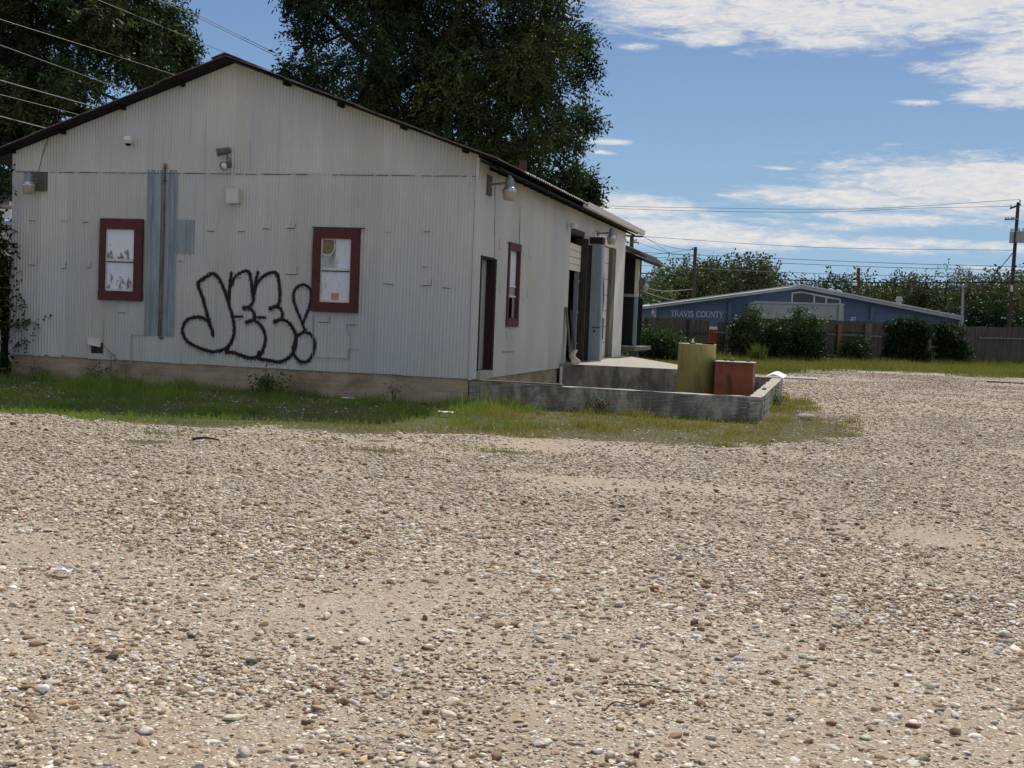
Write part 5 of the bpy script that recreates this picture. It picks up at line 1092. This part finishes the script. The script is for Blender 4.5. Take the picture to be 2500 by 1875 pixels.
# wheelchair parking sign on its own post
dS = 70.0; c = CP(2082.5, 780, dS); hs = .135; t = thing('parking_sign', 'small blue wheelchair parking sign on a thin post before the blue building', 'sign', (c[0], c[1], 0))
mb = MB(); mb.bar(c * [1, 1, 0] + FWD * .03, c + FWD * .03 + [0, 0, .1], .04, .04, up=tuple(RGT)); mb.build('post', TRANSF, t)
def sp(u, v, o): return c + RGT * u * hs + np.array([0, 0, v * hs]) - FWD * o
mb = MB(); mb.prism([sp(-1, -1, 0), sp(1, -1, 0), sp(1, 1, 0), sp(-1, 1, 0)], FWD * .01); pn = mb.build('panel', SIGNBLUE, t)
mb = MB()
for u0, v0, u1, v1 in ((-1, -1, 1, -.88), (-1, .88, 1, 1), (-1, -.87, -.88, .87), (.88, -.87, 1, .87)): mb.prism([sp(u0, v0, .004), sp(u1, v0, .004), sp(u1, v1, .004), sp(u0, v1, .004)], FWD * .003)
for a, b in (((-.15, .35), (-.1, -.15)), ((-.1, -.15), (.35, -.15)), ((.35, -.15), (.55, -.6)), ((-.13, .15), (.3, .12)), ((.5, -.62), (.72, -.55))): mb.bar(sp(*a, .006), sp(*b, .006), .16 * hs, .003, up=tuple(FWD))
ar = [(-.05 + .5 * math.cos(a), -.30 + .5 * math.sin(a)) for a in np.linspace(2.2, 6.0, 14)]
for a, b in zip(ar[:-1], ar[1:]): mb.bar(sp(*a, .008), sp(*b, .008), .14 * hs, .003, up=tuple(FWD))
mb.prism([sp(-.18 + .16 * math.cos(a), .58 + .16 * math.sin(a), .006) for a in np.linspace(0, 2 * math.pi, 13)[:-1]], FWD * .003)
mb.build('wheelchair_symbol', SIGNWHITE, pn)

# ------------------------------------------------------------------ utility poles, mast and cables
def pole(label, top, bot, dep, r, group='timber utility poles'):
    a, b = CP(*bot, dep), CP(*top, dep); lean = (b - a) / (b[2] - a[2]); g = a - lean * a[2]; t = thing('utility_pole', label, 'utility pole', (g[0], g[1], 0), group)
    mb = MB(); mb.tube([g - lean * .2, (g + b) / 2, b], [r * 1.15, r, r * .85], 12); mb.build('shaft', POLEWOOD, t); return t
def insul(t, p, h=.16): mb = MB(); mb.lathe([(0, 0), (.03, 0), (.03, h * .3), (.06, h * .4), (.04, h * .55), (.06, h * .65), (.03, h * .9), (0, h)], p, 10); mb.build('insulator', TRANSF, t)
D1_ = 80.0; t = pole('tall timber utility pole with grey transformers at the right edge of the picture', (2486, 494), (2463, 800), D1_, .125)
q = lambda x, y, d=0: CP(x, y, D1_ + d)
mb = MB(); mb.bar(q(2466, 509, -.2), q(2492, 499, -.2), .10, .12); mb.build('crossarm', POLEWOOD, t); insul(t, q(2468, 506, -.2)); insul(t, q(2490, 495, -.2), .22)
mb = MB(); mb.bar(q(2453, 536, -.2), q(2487, 534, -.2), .08, .09); mb.build('crossarm', LAMPGREY, t)
for x in (2455, 2461, 2469, 2474): insul(t, q(x, 538, -.3), .24)
for x, y, w, h in ((2469, 593, 5, 27), (2491, 592, 11, 27), (2508, 592, 8, 25)):
    c = q(x, y, -.35 if x < 2480 else -.5); r = w / FPX * D1_; hh = h / FPX * D1_; mb = MB(); mb.lathe([(0, 0), (r * .9, 0), (r, .03), (r, hh * .9), (r * 1.08, hh * .92), (r * 1.05, hh * .97), (0, hh)], c, 20); tr_ = mb.build('transformer', TRANSF, t)
    for dx in (-.4, .4): mb = MB(); mb.lathe([(0, 0), (.03, 0), (.045, .05), (.03, .1), (.045, .15), (.02, .2), (0, .2)], c + [dx * r, 0, hh], 8); mb.build('bushing', LAMPGREY, tr_)
mb = MB(); a, b = q(2470, 712, -.17), q(2470, 696, -.17); mb.bar(a, b, .16, .02, up=tuple(FWD)); mb.build('marker_plate', WHITEPL, t)
D2_ = 92.0; t = pole('dark utility pole standing in front of the round green tree', (1698, 603), (1689, 800), D2_, .15); mb = MB(); mb.bar(CP(1688, 609, D2_), CP(1702, 609, D2_), .08, .08); mb.build('crossarm', LAMPGREY, t); insul(t, CP(1690, 608, D2_)); 
mb = MB(); mb.bar(CP(1691, 625, D2_), CP(1699, 625, D2_), .08, .08); mb.build('crossarm', LAMPGREY, t)
t = pole('slim utility pole with a white box behind the blue roof', (2096, 654), (2092, 800), 94, .15)
mb = MB(); a = CP(2087, 691, 93.6); mb.box(a[0] - .17, a[0] + .17, a[1] - .15, a[1] + .15, a[2] - .18, a[2] + .17); mb.build('meter_box', WHITEPL, t, bevel=.02)
mb = MB(); mb.tube([CP(2077, 701, 93.6), CP(2079, 709, 93.6), CP(2086, 715, 93.6)], .03, 6); mb.build('drop_loop', WIRE_L, t)
D3_ = 90.0; t = pole('utility pole with crossarms rising over the open shed roof', (1543, 574), (1534, 800), D3_, .17); q3 = lambda x, y, d=0: CP(x, y, D3_ + d)
mb = MB(); mb.bar(q3(1522, 575, -.2), q3(1570, 577.5, -.2), .10, .13); mb.build('crossarm', POLEWOOD, t)
mb = MB(); mb.bar(q3(1529, 591.5, -.2), q3(1559, 593, -.2), .08, .08); mb.build('crossarm', LAMPGREY, t)
for x, y in ((1528, 592), (1532, 597), (1549, 594), (1553, 592), (1558, 599)): insul(t, q3(x, y, -.3), .30)
for x in (1549, 1555): c = q3(x, 622, -.4); mb = MB(); mb.lathe([(0, 0), (.11, 0), (.12, .03), (.12, .36), (0, .4)], c, 14); mb.build('transformer', TRANSF, t)
c = CP(2349, 800, 77.2); t = thing('service_mast', 'grey steel service mast with looped cable at the right end of the blue building', 'mast', (c[0], c[1], 0))
mb = MB(); mb.tube([c * [1, 1, 0], CP(2349, 760, 77.2), CP(2351.5, 704, 77.2)], .07, 10); mb.build('shaft', TRANSF, t)
mb = MB(); mb.lathe([(0, .2), (.10, .15), (.13, .03), (.10, -.05), (0, -.06)], CP(2352, 701, 77.2), 12); mb.build('weather_head', TRANSF, t)
mb = MB(); cc = CP(2357, 701, 77.1); mb.tube([cc + RGT * .14 * math.cos(a) + np.array([0, 0, .22 * math.sin(a)]) for a in np.linspace(0, 5.6, 18)], .018, 6); mb.tube([CP(2353, 755, 77), CP(2353, 792, 77), CP(2362, 800, 77)], .02, 6); mb.build('cable_loop', WIRE_L, t)
WG = 'overhead cables'
def cable(label, pts, r, m=WIRE, group=WG):
    P = [CP(*p) for p in pts]; mb = MB(); mb.tube(smooth_pts(P, 8), r, 5, cap=False); o = mb.build('overhead_cable', m, None); tag(o, label, 'cable', group); return o
tc1 = 'thin {} cable crossing the sky over the blue building'
cable('topmost thin cable running from the tall right pole over the low clouds', [(1300, 488, 100), (1470, 502, 96), (1748, 508, 92), (2096, 510, 88), (2490, 487, 80)], .014)
cable('second thin cable from the top, below the topmost one, over the low clouds', [(1500, 509, 95), (1698, 515, 92), (1997, 518, 88), (2245, 508, 84), (2466, 504, 80)], .014)
cable('thin cable from the shed pole crossarm to the tall right pole', [(1569, 576, 90), (1639, 582, 90), (1997, 604, 86), (2474, 611, 80)], .014)
cable('upper of three close thin cables passing just above the treetops', [(1480, 612, 92), (1564, 616, 92), (1847, 629, 90), (2166, 642, 86), (2469, 651, 80), (2600, 655, 78)], .018)
cable('middle of three close thin cables passing just above the treetops', [(1564, 627, 92), (1690, 632, 92), (1850, 640, 90), (2150, 652, 86), (2469, 660, 80), (2600, 664, 78)], .018)
cable('lower of three close thin cables, pale where it crosses the trees', [(1560, 648, 92), (1690, 654, 91.6), (1897, 664, 90), (2166, 673, 86), (2469, 676, 80), (2600, 679, 78)], .020, WIRE_L)
cable('thick black cable crossing the whole tree belt at lamp height', [(1480, 663, 89), (1564, 667, 89), (1700, 675, 89), (2096, 689, 85), (2300, 689.5, 82), (2469, 689, 79.7), (2600, 688, 78)], .042)
mb = MB(); mb.bar(CP(2394, 688.5, 80.6), CP(2426, 689, 80.4), .10, .12); tag(mb.build('cable_splice_box', BLACKPL, None), 'black splice case hung on the thick cable left of the tall right pole', 'splice case')
cable('slack cable crossing down from the shed pole arm behind the slim poles', [(1571, 578, 90), (1600, 595, 91), (1650, 627, 92), (1690, 643, 93)], .014)
cable('slack cable from the shed pole to the top of the dark pole', [(1570, 577, 90), (1600, 592, 90.5), (1650, 606, 91), (1692, 610, 92)], .014)
cable('slack cable from the lower shed pole arm to mid height of the dark pole', [(1560, 593, 90), (1600, 607, 90.6), (1640, 620, 91.2), (1693, 624, 92)], .014)
cable('rising cable from behind the shed roof to the top arm of the dark pole', [(1566, 627, 91), (1610, 620, 91.5), (1689, 610, 92)], .014)
cable('rising cable from behind the shed roof to the lower arm of the dark pole', [(1590, 639, 91), (1640, 632, 91.5), (1692, 625, 92)], .014)
cable('upper sagging pale cable from the shed towards the dark pole', [(1556, 693, 60), (1590, 706, 68), (1630, 711, 78), (1690, 706, 91)], .022, WIRE_L)
cable('lower sagging pale cable from the shed to the blue building', [(1554, 704, 58), (1590, 719, 66), (1630, 730, 73), (1660, 735, 77)], .022, WIRE_L)
cable('guy cable slanting from the tall right pole down behind the trees', [(2472, 618, 80), (2450, 645, 82), (2424, 676, 85)], .03)
LG = 'overhead cables by the left tree'
for lb, pts, r, m in (('upper of the pair of cables slanting across open sky to the roof ridge', [(300, -38, 34), (401, 0, 36), (500, 45, 39), (677, 132, 46), (760, 170, 50)], .010, WIRE),
                      ('lower of the pair of cables slanting across open sky to the roof ridge', [(300, -32, 34.3), (401, 6, 36.3), (500, 51, 39.3), (677, 138, 46.3), (760, 176, 50.3)], .010, WIRE),
                      ('single cable passing the left tree and dropping to the ridge peak', [(100, -52, 31), (239, 0, 33), (454, 89, 38), (653, 170, 44), (760, 210, 48)], .010, WIRE),
                      ('first thin cable below it across the left tree', [(-60, 22, 29), (0, 47, 30), (210, 113, 33), (420, 181, 37), (520, 212, 39)], .010, WIRE),
                      ('pale cable across the left tree above the two brightest ones', [(-60, 90, 29), (0, 110, 30), (160, 168, 32), (331, 229, 35), (450, 265, 38)], .011, WIRE_L),
                      ('bright pale cable across the lower left tree, upper one', [(-60, 180, 28), (0, 196, 29), (120, 230, 31), (239, 263, 33), (380, 300, 36)], .015, WIRE_L),
                      ('faint cable between the two bright pale cables at the left tree', [(-60, 218, 28), (0, 231, 29), (195, 281, 32), (330, 315, 35)], .010, WIRE),
                      ('lowest bright pale cable entering behind the left roof edge', [(-60, 268, 28), (0, 284, 29), (116, 314, 31), (260, 348, 34)], .016, WIRE_L)):
    cable(lb, pts, r, m, LG)

# ------------------------------------------------------------------ left edge: neighbour, post, overgrowth
q = lambda x, y, d=0: CP(x, y, 33 + d); a, b = q(-330, 502), q(26, 510)
t = thing('white_house', 'white sided house corner showing through leaves left of the warehouse', 'house', (a[0], a[1], 0))
mb = MB(); mb.prism([a, b, b - [0, 0, .26], a - [0, 0, .26]], FWD * .12); mb.build('fascia', WHITEP, t)
mb = MB(); c1, c2 = a + FWD * .13 + [0, 0, -.02], b + FWD * .13 + [0, 0, -.02]; mb.prism([c1, c2, c2 + [0, 0, .06], c1 + [0, 0, .06]], FWD * 5 + np.array([0, 0, 1.5])); mb.build('roof', SHINGLE, t)
w0, w1_ = a + FWD * .5, b + FWD * .5 - RGT * .25; mb = MB(); mb.prism([w0 * [1, 1, 0], w1_ * [1, 1, 0], w1_ - [0, 0, .3], w0 - [0, 0, .3]], FWD * 4); mb.build('wall', WHITEP, t)
mb = MB(); mb.tube([q(27, 503, -.2), q(26.5, 492, -.2)], .04, 8); mb.build('vent_pipe', WHITEP, t)
mb = MB(); a, b = CP(-60, 382, 26.0), CP(34, 400, 26.0); mb.tube([a, b], .055, 8); t = tag(mb.build('pale_conduit', WHITEP, None), 'pale pipe running under the left eave of the warehouse', 'pipe')
a = FP(33, 682); t = thing('dark_post', 'black banded post against the left corner of the warehouse', 'post', (-9.90, -.08, 0))
mb = MB(); mb.box(-9.955, -9.84, -.13, -.03, -.05, a[2]); mb.build('shaft', SOFFIT, t)
for y in (703, 733, 748, 900): z = FP(35, y)[2]; mb = MB(); mb.box(-9.958, -9.837, -.133, -.027, z - .02, z + .015); mb.build('band', WOOD_G, t)
t = thing('corner_shrub', 'dark overgrown shrub and vine at the left corner of the warehouse', 'shrub', (-10.5, -.3, 0)); parts = []; rg = np.random.default_rng(77); mb = MB()
for k in range(70):
    z = rg.uniform(.05, 2.9) if k < 58 else rg.uniform(2.4, 4.0); x = -9.99 - rg.random() ** 1.3 * 1.6 + (.10 if z < 1.6 else -.08); y = -.25 + rg.normal(0, .4); parts.append(sprays((x, y, z), .22, 26, 6, .13, .06, .35, np.array([(.030, .052, .022), (.022, .04, .018), (.06, .075, .03)][k % 3]) * rg.uniform(.7, 1.3), .25))
    if k % 4 == 0: mb.tube([(-10.4 + rg.normal(0, .2), -.3, 0), (x - .1, y, z * .5), (x, y, z)], [.02, .014, .006], 5)
for px, py, n in ((52, 742, 3), (66, 747, 4), (60, 778, 3), (76, 781, 4), (90, 785, 4), (50, 800, 3), (60, 838, 4), (44, 836, 3), (48, 600, 2), (30, 560, 2), (52, 660, 1)):
    p = FP(px, py, -.05); parts.append(sprays(p, .045, n, 5, .10, .05, .4, (.050, .080, .030), .25)); mb.tube([FP(34, py + 12, -.06), p], .006, 5)
mb.build('stems', BARK, t); V, F, C = join(parts); mesh_np('foliage', V, F, LEAF, t, col=C)

# ------------------------------------------------------------------ weeds, litter, sticks
def weed(label, px, py, yp, h, n, col, spread=.12, leaf=.09, w=.035, stems=5):
    g = FP(px, py, yp); g[2] = 0; t = thing('weed', label, 'weed', (g[0], g[1], 0), 'weeds along the foundation'); mb = MB(); parts = []; rg = np.random.default_rng(int(px))
    for k in range(stems):
        e = g + [rg.normal(0, spread), rg.normal(0, spread * .6), h * rg.uniform(.6, 1)]; m = (g + e) / 2 + [rg.normal(0, .03), 0, .03]; mb.tube([g, m, e], [.006, .005, .002], 5)
        for u in np.linspace(.3, 1, 4): parts.append(sprays(g + (e - g) * u, .04, n, 4, leaf, w, .3, col, .25))
    mb.build('stems', WOOD_G if col[0] > .12 else BARK, t); V, F, C = join(parts); mesh_np('leaves', V, F, LEAF, t, col=C); return t
weed('dry brown seed head weed by the left end of the foundation', 82, 925, -.25, .5, 2, (.16, .11, .07), .10, .05, .02)
weed('single thin tall weed standing against the foundation below the torn sheet', 268, 940, -.12, .66, 1, (.07, .09, .04), .03, .05, .02, 2)
weed('leafy weed at the left against the foundation under the left window', 228, 938, -.2, .30, 2, (.07, .11, .035), .08, .07, .03)
weed('bushy leafy weed before the foundation below the graffiti', 655, 985, -.5, .36, 4, (.06, .10, .035), .15, .09, .035, 7)
weed('wispy weed by the foundation under the right window', 960, 985, -.3, .34, 1, (.10, .10, .05), .10, .07, .018)
weed('dark weed at the base of the low concrete wall', 1465, 1010, -.25, .24, 2, (.05, .08, .03), .13, .06, .024, 6)
weed('straggly weed by the outer corner of the low concrete wall', 1900, 985, 4.0, .3, 2, (.06, .09, .035), .14, .07, .028, 6)
def scrap(label, px, py, sx, sy, seed, z=.02):
    c = GP(px, py); rg = np.random.default_rng(seed); V = []; F = []
    for i in range(6):
        for j in range(6): V.append((c[0] + (i / 5 - .5) * sx + rg.normal(0, .008), c[1] + (j / 5 - .5) * sy, z + abs(rg.normal(0, .007)) + .007 * math.sin(i * 2 + j)))
    for i in range(5):
        for j in range(5): F.append((i * 6 + j, (i + 1) * 6 + j, (i + 1) * 6 + j + 1, i * 6 + j + 1))
    mb = MB(); mb.add(V, F); o = mb.build('paper_scrap', PAPER, None); s_ = o.modifiers.new('thick', 'SOLIDIFY'); s_.thickness = .003; tag(o, label, 'litter', 'scraps of litter on the ground'); return o
scrap('crumpled white paper scrap on the gravel at the left', 152, 1400, .13, .06, 1); scrap('white scrap in the grass in front of the low concrete wall', 1090, 1015, .24, .14, 2, .06)
scrap('thin white scrap on the gravel right of centre', 1912, 1204, .12, .03, 3); scrap('pale scrap lying by the foundation in the grass', 850, 980, .22, .14, 4, .06)
def rock(label, px, py, s, seed, m=LIME):
    c = GP(px, py); bm = bmesh.new(); bmesh.ops.create_icosphere(bm, subdivisions=3, radius=1); rg = np.random.default_rng(seed); ax = unit(rg.normal(size=(6, 3)))
    for v in bm.verts:
        p = np.array(v.co)
        for a in ax: p = p - max(0, p @ a - .6) * a * .85
        v.co = Vector(p * np.array(s) * .5 + c + [0, 0, s[2] * .3])
    me = bpy.data.meshes.new('limestone_block'); bm.to_mesh(me); bm.free(); o = finish('limestone_block', me, m, None); tag(o, label, 'rock'); return o
rock('pale limestone block in the grass right of the low concrete wall', 1967, 1024, (.36, .2, .14), 5)
mb = MB(); a = GP(1955, 924); mb.box(a[0] - .55, a[0] + .55, a[1] - .5, a[1] + .5, -.05, .035); tag(mb.build('concrete_pad', CONC, None, bevel=.02), 'small pale concrete pad in the grass behind the low wall', 'concrete pad')
def stick(label, pts, r):
    mb = MB(); P = [GP(x, y) + [0, 0, .03 + .02 * (k % 2)] for k, (x, y) in enumerate(pts)]; P = smooth_pts(P, 5); mb.tube(P, list(np.linspace(r, r * .5, len(P))), 6); tag(mb.build('stick', BARK, None), label, 'stick', 'fallen sticks')
stick('curved twig on the gravel at the lower right', [(1505, 1688), (1580, 1700), (1660, 1705), (1700, 1712)], .0032)
stick('dark bent twig on the gravel in the lower middle', [(1475, 1752), (1500, 1742), (1540, 1738), (1570, 1734)], .004)
stick('dark stick lying at the edge of the left grass strip', [(470, 1078), (500, 1079), (535, 1080)], .02)
stick('arched dead branch leaning on the foundation grass under the galvanised patch', [(325, 958), (352, 944), (372, 938), (392, 950)], .014)
stick('long dark branch on the gravel near the back verge at the right', [(2410, 934), (2450, 937), (2500, 939)], .03)
